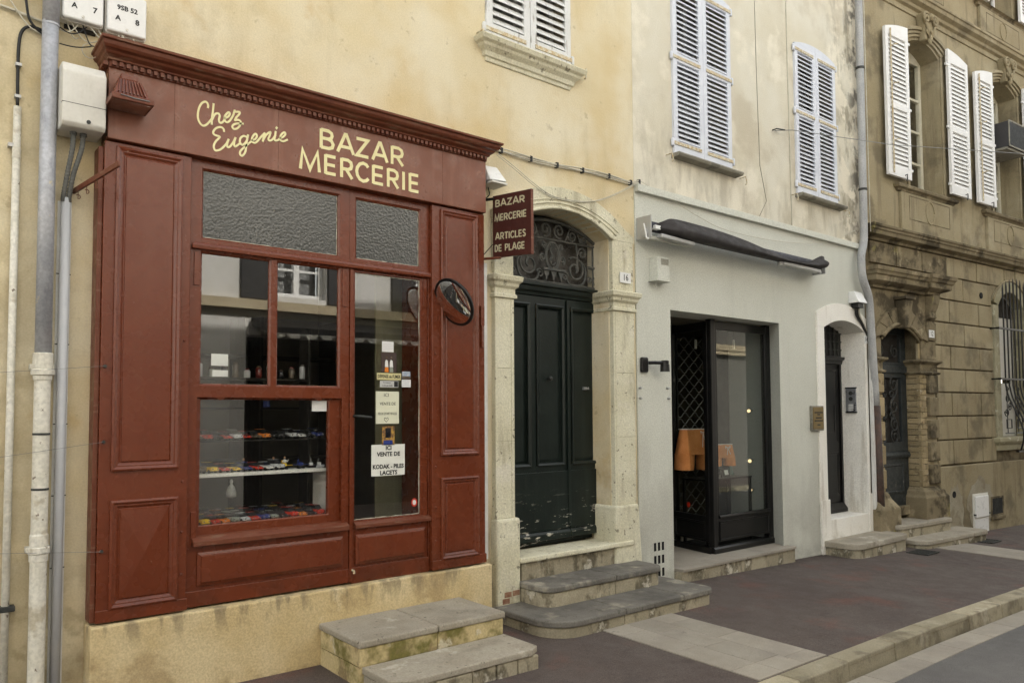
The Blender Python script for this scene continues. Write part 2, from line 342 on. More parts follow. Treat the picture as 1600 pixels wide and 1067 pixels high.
m_mortar = mat('mortar', (.40,.34,.23), (.3,.25,.16), 8, .95, .5, 80, spec=.1)
m_joint = mat('stone_joint', (.09,.07,.042), (.20,.165,.105), 4, .95, .4, 70, spec=.1)
m_zinc = mat('zinc_pipe', (.36,.37,.40), (.44,.445,.47), 5, .5, .1, 30, [dict(c=(.23,.235,.26), s=4, m=(3,3,1), lo=.55, hi=.7, k=.6), dict(c=(.60,.52,.33), s=9, m=(2,2,1), lo=.66, hi=.70, k=.9)], metal=.25)
m_iron = mat('white_cast_pipe', (.60,.57,.48), (.66,.635,.56), 4, .5, .1, 30, [dict(c=(.36,.30,.2), s=6, lo=.56, hi=.66, k=.6), dict(c=(.12,.08,.05), s=22, lo=.66, hi=.7, k=.85)])
m_gpipe = mat('grey_painted_pipe', (.33,.335,.335), (.40,.40,.395), 4, .55, .1, 40, [dict(c=(.22,.215,.2), s=4, m=(2,2,.6), lo=.55, hi=.7, k=.6)])
m_redbrick = mat('red_brick', (.22,.10,.06), (.32,.2,.13), 20, .9, .4, 80)
m_pvc = mat('grey_pvc', (.44,.45,.47), (.48,.49,.50), 6, .45, fine=.03)
m_wpvc = mat('white_pvc', (.68,.68,.66), (.62,.61,.58), 5, .5, .02, 30, [dict(c=(.4,.36,.28), s=5, m=(2,2,.6), lo=.58, hi=.7, k=.4)], fine=.04)
m_plast = mat('cream_plastic', (.66,.645,.59), (.61,.59,.53), 4, .5, .02, 30, [dict(c=(.42,.38,.3), s=3, m=(3,3,.6), lo=.58, hi=.75, k=.4)], fine=.03)
m_cable = mat('black_cable', (.012,.012,.012), None, 4, .5, fine=0)
m_cablew = mat('white_cable', (.55,.52,.43), (.45,.42,.33), 20, .6, fine=0)
m_wire = mat('steel_wire', (.22,.22,.21), None, 4, .45, metal=.6, fine=0)
m_shutl = mat('pale_blue_paint', (.58,.60,.66), (.63,.65,.70), 5, .6, .15, 60, [dict(c=(.40,.38,.35), s=9, m=(4,4,.7), lo=.62, hi=.7, k=.6)], fine=.05)
m_shutw = mat('peeling_white_paint', (.60,.60,.58), (.66,.66,.645), 4, .65, .25, 60, [dict(c=(.33,.30,.26), s=8, m=(4,4,.8), lo=.58, hi=.66, k=.8)], fine=.06)
m_shutb = mat('white_shutter_paint', (.78,.77,.75), (.74,.73,.70), 5, .55, .05, 50, fine=.03)
m_rust = mat('rusty_strap', (.60,.57,.45), (.42,.30,.15), 30, .75, .2, 80)
m_sill = mat('grey_sill', (.22,.205,.165), (.32,.30,.24), 5, .9, .4, 60, [dict(c=(.10,.095,.08), s=5, lo=.5, hi=.65, k=.7)])
m_asph = mat('maroon_asphalt', (.088,.069,.062), (.105,.085,.075), 1.1, .88, .6, 120, [
    dict(c=(.15,.07,.055), s=1.6, lo=.54, hi=.7, k=.6), dict(c=(.15,.125,.112), s=70, lo=.56, hi=.66, k=.5), dict(c=(.05,.038,.034), s=48, lo=.56, hi=.66, k=.5), dict(c=(.045,.036,.03), s=4, lo=.35, hi=.6, k=.7, yr=(-.35,-.02)), dict(c=(.13,.112,.10), s=.9, m=(1.6,.6,1), lo=.52, hi=.7, k=.5), dict(c=(.055,.043,.041), s=2.3, lo=.6, hi=.72, k=.5)], spec=.25, fine=.35, bdist=.004)
m_road = mat('road_asphalt', (.110,.104,.100), (.13,.124,.118), .8, .85, .5, 120, [dict(c=(.085,.082,.08), s=1., m=(.4,2.5,1), lo=.52, hi=.7, k=.6), dict(c=(.3,.29,.27), s=14, lo=.72, hi=.74, k=.6)], spec=.25, fine=.3, bdist=.004)
m_slab = mat('paving_slab', (.28,.25,.205), (.325,.295,.245), 2.5, .82, .25, 90, [dict(c=(.14,.12,.105), s=10, lo=.66, hi=.70, k=.7), dict(c=(.24,.215,.185), s=1.5, lo=.5, hi=.66, k=.6)], spec=.25, rnd=.07, bdist=.004)
m_kerb = mat('kerb_stone', (.29,.255,.175), (.36,.32,.23), 2.6, .85, .4, 60, [dict(c=(.16,.135,.095), s=3, lo=.52, hi=.66, k=.75), dict(c=(.46,.42,.33), s=4, lo=.6, hi=.7, k=.5)], spec=.2, rnd=.16)
m_awn = mat('charcoal_awning', (.026,.023,.023), (.042,.037,.036), 3, .75, .2, 120, fine=.1)
m_alu = mat('grey_aluminium', (.42,.42,.41), None, 4, .4, metal=.35, fine=.03)
m_brass = mat('brass', (.16,.11,.035), (.20,.14,.05), 4, .4, metal=.6, fine=.05)
m_steel = mat('brushed_steel', (.35,.36,.38), None, 4, .35, metal=.7, fine=.05)
m_plate = mat('white_enamel', (.72,.72,.70), None, 4, .35, fine=.02)
m_ink = mat('black_print', (.015,.015,.015), None, 4, .7, fine=0)
m_paper = mat('paper', (.72,.72,.66), (.68,.68,.62), 8, .9, fine=.02)
m_ppale = mat('yellowish_paper', (.68,.68,.52), (.64,.64,.5), 8, .9, fine=.02)
m_signred = mat('sign_red', (.055,.014,.010), (.065,.018,.013), 4, .5, fine=.04)
m_signlet = mat('sign_lettering', (.50,.46,.30), None, 4, .6, fine=.03)
m_glass = glass('window_glass', f0=.08); m_rglass = textured_glass('patterned_glass')
m_dglass = glass('display_glass', (.88,.90,.88), 0, .05)
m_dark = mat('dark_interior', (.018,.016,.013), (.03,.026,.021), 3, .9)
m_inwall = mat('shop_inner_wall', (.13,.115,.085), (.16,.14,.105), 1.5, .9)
m_ply = mat('plywood', (.50,.42,.28), (.55,.47,.32), 3, .8, .1, 40, [dict(c=(.4,.3,.17), s=2, m=(8,8,.5), lo=.5, hi=.7, k=.5)])
m_shopgrey = mat('grey_display_wall', (.34,.345,.335), None, 4, .8)  # grey raised so the spotlights' light on the wall sits in its colour
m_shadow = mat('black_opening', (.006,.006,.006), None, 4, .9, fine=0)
m_oppw = mat('pale_render', (.62,.60,.57), (.56,.54,.50), 1.5, .9, .2, 60)
m_oppb = mat('dark_shop_front', (.035,.033,.032), None, 3, .6)
m_oppt = mat('tan_stone', (.45,.38,.26), (.4,.33,.22), 2, .9, .2, 60)
m_opps = mat('black_shutter', (.03,.028,.027), None, 3, .6)
m_roof = mat('roof_tile', (.32,.15,.09), (.26,.12,.07), 3, .9, .3, 30)
# ================================================================ ground
def ground(name, y0, y1, z0, z1, m_, x0=-30, x1=60, thick=.3, n=60, ny=1):
    m = M(); xs = [x0+(x1-x0)*i/n for i in range(n+1)]; vv = []; fs = []
    for x in xs:
        for j in range(ny+1):
            t = j/ny; vv.append((x, y0+(y1-y0)*t, gz(x)+z0+(z1-z0)*t))
    k = ny+1
    for i in range(n):
        for j in range(ny): fs.append((i*k+j, i*k+j+1, (i+1)*k+j+1, (i+1)*k+j))
    m.add(vv, fs)
    return tag(obj(name, m, m_, smooth=True), kind='structure')
def gl(x, y):   # pavement height
    return gz(x) + (-.03*min(1, max(0, -y/2.15)) if y > -2.2 else 0)
terrain = ground('terrain', 12, -40, -.30, -.30, m_road, -60, 90)
pavement = ground('pavement', .25, -2.16, .003, -.03, m_asph, ny=6)
road = ground('road', -2.50, -6.3, -.152, -.12, m_road, ny=2)
gutter = ground('gutter', -2.30, -2.52, -.165, -.165, m_joint)
far_pav = ground('far_pavement', -6.3, -8.2, -.02, .0, m_asph)
kerb = ground('kerb', -2.15, -2.31, -.06, -.06, m_joint)
x = 1.2; i = 0
while x < 17:
    L = .58 + .26*random.random(); a, b = x+.004, min(x+L, 17)-.004
    m = M(); t = random.uniform(-.006, .006)
    za, zb = gz(a), gz(b)
    m.hexa([(a,-2.325+t,za-.26),(b,-2.325+t,zb-.26),(b,-2.155,zb-.26),(a,-2.155,za-.26),(a,-2.31+t,za-.028),(b,-2.31+t,zb-.028),(b,-2.155,zb-.026),(a,-2.155,za-.026)])
    obj('kerb_stone', m, m_kerb, kerb, bev=.012, seg=3); x += L
x = 1.0
while x < 17:
    L = .5 + .2*random.random(); a, b = x+.003, x+L-.003
    za, zb = gz(a), gz(b); m = M()
    m.hexa([(a,-2.53,za-.24),(b,-2.53,zb-.24),(b,-2.328,zb-.24),(a,-2.328,za-.24),(a,-2.53,za-.147),(b,-2.53,zb-.147),(b,-2.328,zb-.149),(a,-2.328,za-.149)])
    obj('gutter_slab', m, m_slab, gutter, bev=.004); x += L
far_kerb = M()
for i in range(30):
    a, b = -10+i*1.0, -9.0+i*1.0
    far_kerb.hexa([(a,-6.42,gz(a)-.3),(b,-6.42,gz(b)-.3),(b,-6.25,gz(b)-.3),(a,-6.25,gz(a)-.3),(a,-6.42,gz(a)-.012),(b,-6.42,gz(b)-.012),(b,-6.25,gz(b)-.015),(a,-6.25,gz(a)-.015)])
tag(obj('far_kerb', far_kerb, m_kerb), kind='structure')
def paving(x0, x1, ya, yb, cols, seed):
    rnd = random.Random(seed); w = (x1-x0)/cols
    for c in range(cols):
        y = ya; first = True
        while y > yb+.02:
            L = (.2+.3*rnd.random()) if first else .42+.14*rnd.random(); first = False
            e = max(yb, y-L)
            if e-yb < .1: e = yb
            a, b = x0+c*w+.002, x0+(c+1)*w-.002
            m = M().hexa([(a,e+.002,gl(a,e)-.03),(b,e+.002,gl(b,e)-.03),(b,y-.002,gl(b,y)-.03),(a,y-.002,gl(a,y)-.03),
                          (a,e+.002,gl(a,e)+.008),(b,e+.002,gl(b,e)+.008),(b,y-.002,gl(b,y)+.008),(a,y-.002,gl(a,y)+.008)])
            obj('paving_slab', m, m_slab, pavement, bev=.0025); y = e
paving(4.31, 5.13, -.70, -2.15, 3, 3)
paving(10.78, 11.62, -.40, -2.15, 3, 5)
for k, (cx, cy) in enumerate(((10.19, -.66), (12.1, -.72))):
    r = thing('drain_grate', (cx, cy, gl(cx, cy)), ['dark rectangular drain grate in the pavement beside the paler paving strip', 'dark rectangular drain grate below the meter cabinet of the brown house'][k], 'drain', 'drain grates in the pavement')
    z = gl(cx, cy)+.004; m = M().frame(-.17, .17, -.13, .13, .02, 0, .012)
    m.v = [(cx+v[0], cy+v[2], z+.001+v[1]) for v in m.v]; obj('frame', m, m_gmetal, r)
    for j in range(7):
        obj('bar', M().box(cx-.15, cx+.15, cy-.105+j*.032, cy-.09+j*.032, z-.002, z+.009), m_gmetal, r)
    obj('pit', M().box(cx-.15, cx+.15, cy-.11, cy+.11, z-.012, z-.003), m_shadow, r)
# ================================================================ shutters and windows
def louver(parent, x0, x1, z0, z1, y, m_, n, ov=.95):
    """slats between two stiles, each its own object sharing one mesh"""
    p = (z1-z0)/n; w = x1-x0; t = p*ov
    me = M().hexa([(0,-.018,-.42*t),(w,-.018,-.42*t),(w,.016,.42*t),(0,.016,.42*t),(0,-.018,-.42*t+.007),(w,-.018,-.42*t+.007),(w,.016,.42*t+.007),(0,.016,.42*t+.007)]).mesh('slat')
    me.materials.append(m_); 
    for i in range(n):
        o = link('slat', me, parent); o.location = (x0, y, z0+p*(i+.5))
    return me
def shutter_leaf(parent, x0, x1, z0, z1, y, m_, n_up, n_lo, zmid, top=None, st=.075, straps=(), hinge_side=-1, th=.036, ov=.95):
    """leaf > slat: stiles and rails in one frame, two louvred fields; top = (zl, zr) when the head is arched"""
    m = M(); zl, zr = top if top else (z1, z1)
    zt = min(zl, zr, z1)
    m.wall(x0, x1, z0, zt, y, y+th, [(x0+st, x1-st, z0+.14, zmid-.045), (x0+st, x1-st, zmid+.045, zt-.10)])
    leaf = obj('shutter', m, m_, parent, bev=.004)
    if top and (zl != zr or zl > zt):
        obj('head', M().prism([(x0, zt+.001)] + [(x1, zt+.001)] + top_pts(x0, x1, top), y+.002, y+th-.002), m_, leaf)
    louver(leaf, x0+st, x1-st, z0+.14, zmid-.045, y+th/2, m_, n_lo, ov); louver(leaf, x0+st, x1-st, zmid+.045, zt-.10, y+th/2, m_, n_up, ov)
    for zs in straps:
        a, b = (x0-.012, x1-.05) if hinge_side < 0 else (x0+.05, x1+.012)
        obj('strap_hinge', M().box(a, b, y-.008, y-.001, zs, zs+.035), m_rust, leaf, bev=.002)
        hx = x0-.02 if hinge_side < 0 else x1+.02
        obj('hinge_pin', M().lathe([(.016, -.02), (.018, -.015), (.018, .05), (.012, .06)], (hx, y+.005, zs), 8), m_, leaf, smooth=True)
    return leaf
def top_pts(x0, x1, top):
    zl, zr = top; n = 6; k = .02
    return [(x1+(x0-x1)*i/n, zr+(zl-zr)*i/n + (k*math.sin(math.pi*i/n))) for i in range(n+1)]
def window_back(parent, x0, x1, z0, z1, y, fr=m_shutb, panes=2, rows=3):
    w = obj('window', M().frame(x0, x1, z0, z1, .05, y, y+.05), fr, parent, bev=.003)
    for i in range(1, panes): 
        cx = x0+(x1-x0)*i/panes; obj('mullion', M().box(cx-.03, cx+.03, y+.002, y+.048, z0+.05, z1-.05), fr, w)
    for k in range(1, rows):
        cz = z0+(z1-z0)*k/rows; obj('glazing_bar', M().box(x0+.05, x1-.05, y+.006, y+.042, cz-.014, cz+.014), fr, w)
    obj('pane', M().box(x0+.04, x1-.04, y+.02, y+.025, z0+.04, z1-.04), m_glass, w)
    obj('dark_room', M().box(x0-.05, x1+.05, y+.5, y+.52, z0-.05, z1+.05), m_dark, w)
    return w
def house_sunblock(parent, x0, x1, zr, y0=.36, y1=9, zlow=4.1, m_=m_oppw):  # unseen mass, back wall and roof behind each front, added to block the sun
    obj('upper_sunblock', M().box(x0+.003, x1-.003, y0, y1, zlow, zr), m_, parent)
    obj('back_wall', M().box(x0+.003, x1-.003, y1-.3, y1, -.5, zlow-.003), m_, parent)
    obj('roof', M().prism([(-.45, zr+.02), (y1+.3, zr+.02), (y1/2, zr+1.5)], x0+.01, x1-.01, 'x'), m_roof, parent)
# ================================================================ yellow house
yh = thing('yellow_house', (0, 0, 0), 'yellow rendered house with the red bazaar shopfront and an arched green door', 'house')
AC = arc(4.645, 3.27, .605, .19, 16)
holes = [(.96, 3.62, .47, 3.70), (4.06, 5.235, -.2, 3.46), (3.80, 4.75, 4.76, 6.75), (.4, 1.35, 4.76, 6.75)]
obj('wall', M().wall(-7, 5.605, -.5, 9.2, 0, .34, holes), m_yel, yh)
house_sunblock(yh, -7, 5.605, 9.2)
sp = M().prism([(4.06, 3.462), (4.06, 3.27)] + AC[1:-1] + [(5.235, 3.27), (5.235, 3.462)][::1], .004, .336) if False else None
for sgn in (0, 1):   # spandrels above the arched door
    pts = [p for p in AC if (p[0] <= 4.646 if sgn == 0 else p[0] >= 4.644)]
    pl = (([(4.055, 3.27)] + pts + [(4.646, 3.463), (4.055, 3.463)]) if sgn == 0 else (pts + [(5.24, 3.27), (5.24, 3.463)]))
    obj('spandrel', M().prism(pl, .004, .33), m_yel, yh)
# plinth below the shop
pm = M().box(.90, 3.705, -.18, .2, -.5, .474)
obj('plinth', pm, m_yelp, yh, bev=.012, seg=3)
obj('plinth_end', M().box(3.707, 3.80, -.01, .1, -.3, .2), m_yelp, yh)
# upper windows of the yellow house
for k, (a, b) in enumerate(((3.80, 4.75), (.4, 1.35))):
    w = window_back(yh, a+.02, b-.02, 4.78, 6.72, .18)
    mid = (a+b)/2
    shutter_leaf(yh, a-.01, mid-.002, 4.775, 6.74, -.02, m_shutw, 12, 13, 5.85, st=.07, straps=(4.84, 5.85, 6.6), hinge_side=-1)
    shutter_leaf(yh, mid+.002, b+.01, 4.775, 6.74, -.02, m_shutw, 12, 13, 5.85, st=.07, straps=(4.84, 5.85, 6.6), hinge_side=1)
    sm = M().cornice(a+.02, b-.03, 0.02, [(.0, 4.575), (.035, 4.58), (.04, 4.61), (.055, 4.615), (.065, 4.65), (.10, 4.68), (.11, 4.70), (.135, 4.715), (.15, 4.75), (.13, 4.765)], .1)
    obj('window_sill', sm, m_lime, yh, bev=.004)
    for hx in (a-.09, b+.14):
        h = M().tube([(hx, 0, 4.79), (hx, -.07, 4.79), (hx+.005, -.075, 4.80), (hx+.005, -.075, 4.72), (hx-.01, -.075, 4.70)], .009, 6)
        obj('shutter_catch', h, m_rust, yh, smooth=True)
# ---- stone door surround of number 16
sur = obj('door_surround', M().box(4.035, 4.036, -.04, -.039, 3.0, 3.001), m_lime, yh)
def sblock(name, m, mt=m_lime, bev=.006): return obj(name, m, mt, sur, bev=bev, seg=2)
YS = -.05
# left and right jambs: base block, shaft in courses, impost
for k, (a, b, ib) in enumerate(((3.845, 4.045, 4.07), (5.245, 5.53, 5.22))):
    s = 1 if k == 0 else -1
    bx0, bx1 = (a-.015, b+.03) if k == 0 else (a-.03, b+.06)
    m = M()
    if k == 0: m.box(bx0, bx1, -.085, .22, -.3, .79)
    else: m.hexa([(bx0,-.085,-.3),(bx1+.02,-.085,-.3),(bx1+.02,.22,-.3),(bx0,.22,-.3),(bx0,-.085,.79),(bx1-.06,-.085,.79),(bx1-.06,.22,.79),(bx0,.22,.79)])
    sblock('base_block', m, bev=.02)
    zc = [.79, 1.42, 2.02, 2.60]
    for z0, z1 in zip(zc, zc[1:]):
        sblock('jamb_stone', M().box(a, b, YS, .22, z0+.001, z1-.001), bev=.003)
    # shallow edge fillet on the jamb
    e0, e1 = (b-.035, b-.02) if k == 0 else (a+.02, a+.035)
    sblock('fillet', M().box(e0, e1, YS-.006, YS+.01, .80, 2.59), bev=.002)
    prof = [(.0, 2.60), (.02, 2.605), (.02, 2.63), (.008, 2.64), (.008, 2.68), (.03, 2.70), (.035, 2.725), (.055, 2.745), (.06, 2.78), (.045, 2.79)]
    sblock('impost', M().cornice(a, b, YS, prof, .22), bev=.002)
    za = 3.27
    sblock('jamb_stone', M().box(a, b, YS+.005, .22, 2.791, za), bev=.003)
# arch ring: voussoirs
RI, RO = arc(4.645, 3.27, .605, .19, 15), arc(4.66, 3.33, .83, .32, 15)
nb = 5
for j in range(nb):
    i0, i1 = j*3, j*3+3
    pin = RI[i0:i1+1]; pout = RO[i0:i1+1]
    sblock('voussoir', M().prism([(x+.0006, z) for x, z in pin] + [(x-.0006, z) for x, z in reversed(pout)], YS, .22), bev=.002)
mo = M(); 
for off, r in ((.0, .014), (.045, .009), (.075, .006)):
    mo.tube([(4.645+(x-4.645)*(1+off/.605*.98), YS-.002, z+off*1.0) for x, z in RI], r, 6)
obj('arch_moulding', mo, m_lime, sur, smooth=True)
for k in (0, 1):   # side infill of the arch shoulder
    a, b = ((3.835, 4.04), (5.25, 5.545))[k]
    sblock('shoulder_stone', M().prism([(a, 3.271), (b, 3.271), (b-.0, 3.34) if k == 0 else (b, 3.33), (b-.02, 3.40) if k == 0 else (a+.06, 3.44), (a, 3.335) if k == 0 else (a, 3.30)], YS+.004, .2), bev=.002)
# ---- door 16
DY = .20
door = obj('door', M().wall(4.03, 5.33, .47, 3.47, DY+.05, DY+.09, [(4.12, 5.27, .50, 3.45)]), m_green, yh)
obj('transom_cornice', M().cornice(4.05, 5.325, DY+.02, [(0, 2.70), (.03, 2.705), (.035, 2.73), (.055, 2.745), (.06, 2.78), (.08, 2.79), (.08, 2.815), (.06, 2.82)], DY+.09, (0, 0)), m_green, door, bev=.003)
def leaf(x0, x1, fields):
    hs_ = []
    for (a, b) in fields: hs_ += [(a, b, 1.17, 2.63)]
    lf = obj('door_leaf', M().wall(x0, x1, .515, 2.70, DY, DY+.05, hs_), m_green, door, bev=.003)
    for (a, b) in fields:
        obj('panel', M().rings(a-.002, b+.002, 1.168, 2.632, [(0, DY-.012), (.012, DY-.016), (.03, DY-.004), (.032, DY+.03), (.06, DY+.022)]), m_green, door, bev=.002)
    obj('kick_board', M().box(x0+.004, x1-.004, DY-.014, DY-.001, .60, 1.12), m_green, door, bev=.004)
    obj('foot_rail', M().cornice(x0+.002, x1-.002, DY-.001, [(.0, .515), (.03, .52), (.03, .57), (.018, .59), (.0, .60)], DY+.01, (0, 0)), m_green, door, bev=.003)
leaf(4.06, 4.885, [(4.13, 4.43), (4.50, 4.845)])
leaf(4.89, 5.315, [(4.93, 5.28)])
obj('meeting_strip', M().box(4.868, 4.898, DY-.022, DY-.001, .62, 2.69), m_green, door, bev=.004)
obj('letter_plate', M().box(5.10, 5.17, DY+.006, DY+.024, 1.865, 1.892), m_steel, door, bev=.002)
obj('door_knob', M().lathe([(.008, 0), (.008, .03), (.02, .035), (.022, .05), (.012, .062)], (4.66, DY-.002+.03, 1.96), 10, 'y', Matrix.Rotation(math.pi, 4, 'Z')), m_gmetal, door, smooth=True)
# iron grille in the fanlight
obj('fanlight_glass', M().box(4.05, 5.33, DY+.075, DY+.08, 2.82, 3.46), mat('dusty_fanlight', (.05,.046,.04), (.08,.072,.062), 4, .3), door)
gr = M(); GY = DY-.01; cx = 4.70; q = lambda pts, r=.008: gr.tube([(a, GY, b) for a, b in pts], r*1.25, 6)
AI = arc(4.69, 3.24, .63, .19, 20)
q([(a, b-.02) for a, b in AI], .014); q([(4.07, 3.235), (5.31, 3.235)], .008); q([(4.07, 2.835), (5.31, 2.835)], .01); q([(5.30, 2.83), (5.30, 3.24)], .012); q([(4.08, 2.83), (4.08, 3.24)], .012)
for s in (-1, 1):
    X = lambda pts: [(cx+s*(a-cx), b) for a, b in pts]
    q(X(spiral(cx+.085, 3.325, .07, .015, -1.2, -1.5)), .008); q(X(spiral(cx+.25, 3.30, .058, .012, 2.6, 1.5)), .008); q(X(spiral(cx+.40, 3.285, .04, .01, 2.8, 1.4)), .007); q(X([(cx+.16, 3.24), (cx+.22, 3.36), (cx+.31, 3.35), (cx+.36, 3.25)]), .006)
    q(X(smooth_pts([(cx+.30, 3.235), (cx+.315, 3.10), (cx+.30, 2.99)])), .008)
    q(X(spiral(cx+.285, 2.985, .125, .02, 2.2, -1.55, 34)), .009); q(X(spiral(cx+.38, 3.15, .06, .01, 3.3, -1.4)), .008)
    q(X(smooth_pts([(cx+.165, 2.93), (cx+.20, 2.855), (cx+.29, 2.84), (cx+.39, 2.87), (cx+.425, 2.98), (cx+.38, 3.06), (cx+.31, 3.09)])), .009)
    q(X(spiral(cx+.155, 2.91, .045, .01, .3, 1.3)), .007); q(X(spiral(cx+.12, 3.06, .04, .01, -1.3, 1.4)), .007); q(X(spiral(cx+.10, 3.18, .03, .008, -2.0, 1.3)), .007)
    q(X([(cx+.52, 2.83), (cx+.52, 3.235)]), .008); q(X([(cx+.43, 3.03), (cx+.60, 3.03)]), .012); q(X(spiral(cx+.565, 2.90, .05, .012, 1.5, 1.4)), .008); q(X([(cx+.57, 2.95), (cx+.60, 3.03)]), .006)
    q(X(spiral(cx+.47, 2.91, .03, .008, 0, 1.2)), .007)
q([(cx+.085*math.cos(t*math.pi/14), 3.08+.13*math.sin(t*math.pi/14)) for t in range(29)], .011)
q([(cx+.068*math.cos(t*math.pi/14), 3.08+.11*math.sin(t*math.pi/14)) for t in range(29)], .005)
q(smooth_pts([(cx+.04, 3.15), (cx, 3.17), (cx-.03, 3.13), (cx+.01, 3.09), (cx-.03, 3.05), (cx, 3.0), (cx+.04, 3.03)]), .006); q([(cx-.01, 3.18), (cx-.01, 3.03)], .006)
gr.box(cx-.14, cx+.14, GY-.035, GY+.03, 2.945, 2.965)
for dx in (-.09, 0, .09): gr.prism([(cx+dx-.04, 2.944), (cx+dx+.04, 2.944), (cx+dx+.012, 2.89), (cx+dx, 2.85), (cx+dx-.012, 2.89)][::-1], GY-.02, GY+.01)
obj('iron_grille', gr, m_giron, door, smooth=False)
# ---- number plate, steps of number 16
def number_plate(num, x, z, y, label, w=.13, h=.09):
    r = thing('number_plate', (x, y, z-h/2), label, 'number plate', 'enamel house number plates')
    obj('plate', M().box(x-w/2, x+w/2, y-.006, y, z-h/2, z+h/2), m_plate, r, bev=.002)
    text(num, h*.86, (x, y-.0075, z), m_ink, r, 'numeral', sx=.9)
number_plate('16', 5.41, 2.925, -.052, 'white enamel plate with number 16 beside the green arched door', .15, .10)
def nose(m, pts, z0, z1): return m.prism(pts, z0, z1, 'z')
def rounded_plan(x0, x1, y0, y1, rl, rr, n=6):
    """plan, counter-clockwise, rounded at the two front corners (front = y0)"""
    p = [(x0, y1)]
    for i in range(n+1):
        a = math.pi + (math.pi/2)*i/n
        p.append((x0+rl+rl*math.cos(a), y0+rl+rl*math.sin(a)) if rl else (x0, y0))
        if not rl: break
    for i in range(n+1):
        a = 1.5*math.pi + (math.pi/2)*i/n
        p.append((x1-rr+rr*math.cos(a), y0+rr+rr*math.sin(a)) if rr else (x1, y0))
        if not rr: break
    return p + [(x1, y1)]
def clip_x(pts, a, b):
    """clip a convex plan to a <= x <= b"""
    def cut(P, f, val):
        out = []
        for (p, q_) in zip(P, P[1:]+P[:1]):
            ip, iq = f(p[0]), f(q_[0])
            if ip: out.append(p)
            if ip != iq:
                t = (val-p[0])/(q_[0]-p[0]); out.append((val, p[1]+t*(q_[1]-p[1])))
        return out
    P = cut(pts, lambda v: v >= a, a); return cut(P, lambda v: v <= b, b)
def step(parent, x0, x1, y0, y1, top, bottom, joints, rl, rr, th=.055, mt=m_stepdark, mr=m_riser, inset=.02):
    xs = [x0] + joints + [x1]; pl = rounded_plan(x0, x1, y0, y1, rl, rr); pr_ = rounded_plan(x0+inset, x1-inset, y0+inset, y1, max(0, rl-inset), max(0, rr-inset))
    for a, b in zip(xs, xs[1:]):
        obj('tread_slab', M().prism(clip_x(pl, a+(.003 if a > x0 else 0), b-(.003 if b < x1 else 0)), top-th+random.uniform(-.002,.002), top, 'z'), mt, parent, bev=.013, seg=3)
    for a, b in zip(xs, xs[1:]):
        obj('riser_stone', M().prism(clip_x(pr_, a+(.003 if a > x0 else 0), b-(.003 if b < x1 else 0)), bottom, top-th-.001, 'z'), mr, parent, bev=.008)
st16 = thing('stone_steps', (4.8, -.4, gl(4.8, -.4)), 'three worn stone steps with rounded corners below the green arched door', 'steps', 'stone doorsteps along the pavement')
step(st16, 4.065, 5.44, -.10, .24, .46, .24, [], 0, 0, .048, m_lime, m_riser, .045)
step(st16, 4.06, 5.50, -.42, -.055, .268, .08, [4.86], .14, .12, .05)
step(st16, 3.80, 5.72, -.80, -.05, .105, -.25, [4.56, 5.28], .28, .10, .05)
# ---- steps of the bazaar
stb = thing('stone_steps', (2.8, -.6, 0), 'two flat limestone steps with a mossy riser in front of the red shopfront', 'steps', 'stone doorsteps along the pavement')
step(stb, 2.25, 3.385, -.745, -.182, .270, .11, [2.83], 0, 0, .045, m_stepstone, m_moss, .012)
for o in [c for c in stb.children if c.name.startswith('riser')]: pass
obj('riser_base', M().box(2.265, 3.37, -.73, -.182, -.2, .108), m_moss, stb)
m = M().prism([(2.28, -.70), (2.28, -1.03), (2.375, -1.12), (3.30, -1.13), (3.385, -1.08), (3.385, -.70)], .07, .112, 'z')
obj('tread_slab', m, m_stepstone, stb, bev=.007)
xs = [2.30, 2.56, 2.83, 3.02, 3.19, 3.37]
for a, b in zip(xs, xs[1:]): obj('edging_stone', M().box(a+.004, b-.004, -1.115+random.uniform(-.006,.006), -1.0, -.1, .066), m_riser, stb, bev=.01)
obj('edging_stone', M().box(2.285, 2.36, -1.05, -.735, -.1, .066), m_stepstone, stb, bev=.006)
obj('bedding', M().box(2.31, 3.36, -1.09, -.735, -.12, .064), m_mortar, stb)

for k, (a, z) in enumerate(((3.88,.11),(3.90,.16),(3.985,.163))):
    obj('exposed_brick', M().box(a, a+.075, -.0872, -.06, z, z+.045), m_redbrick, sur, bev=.004)
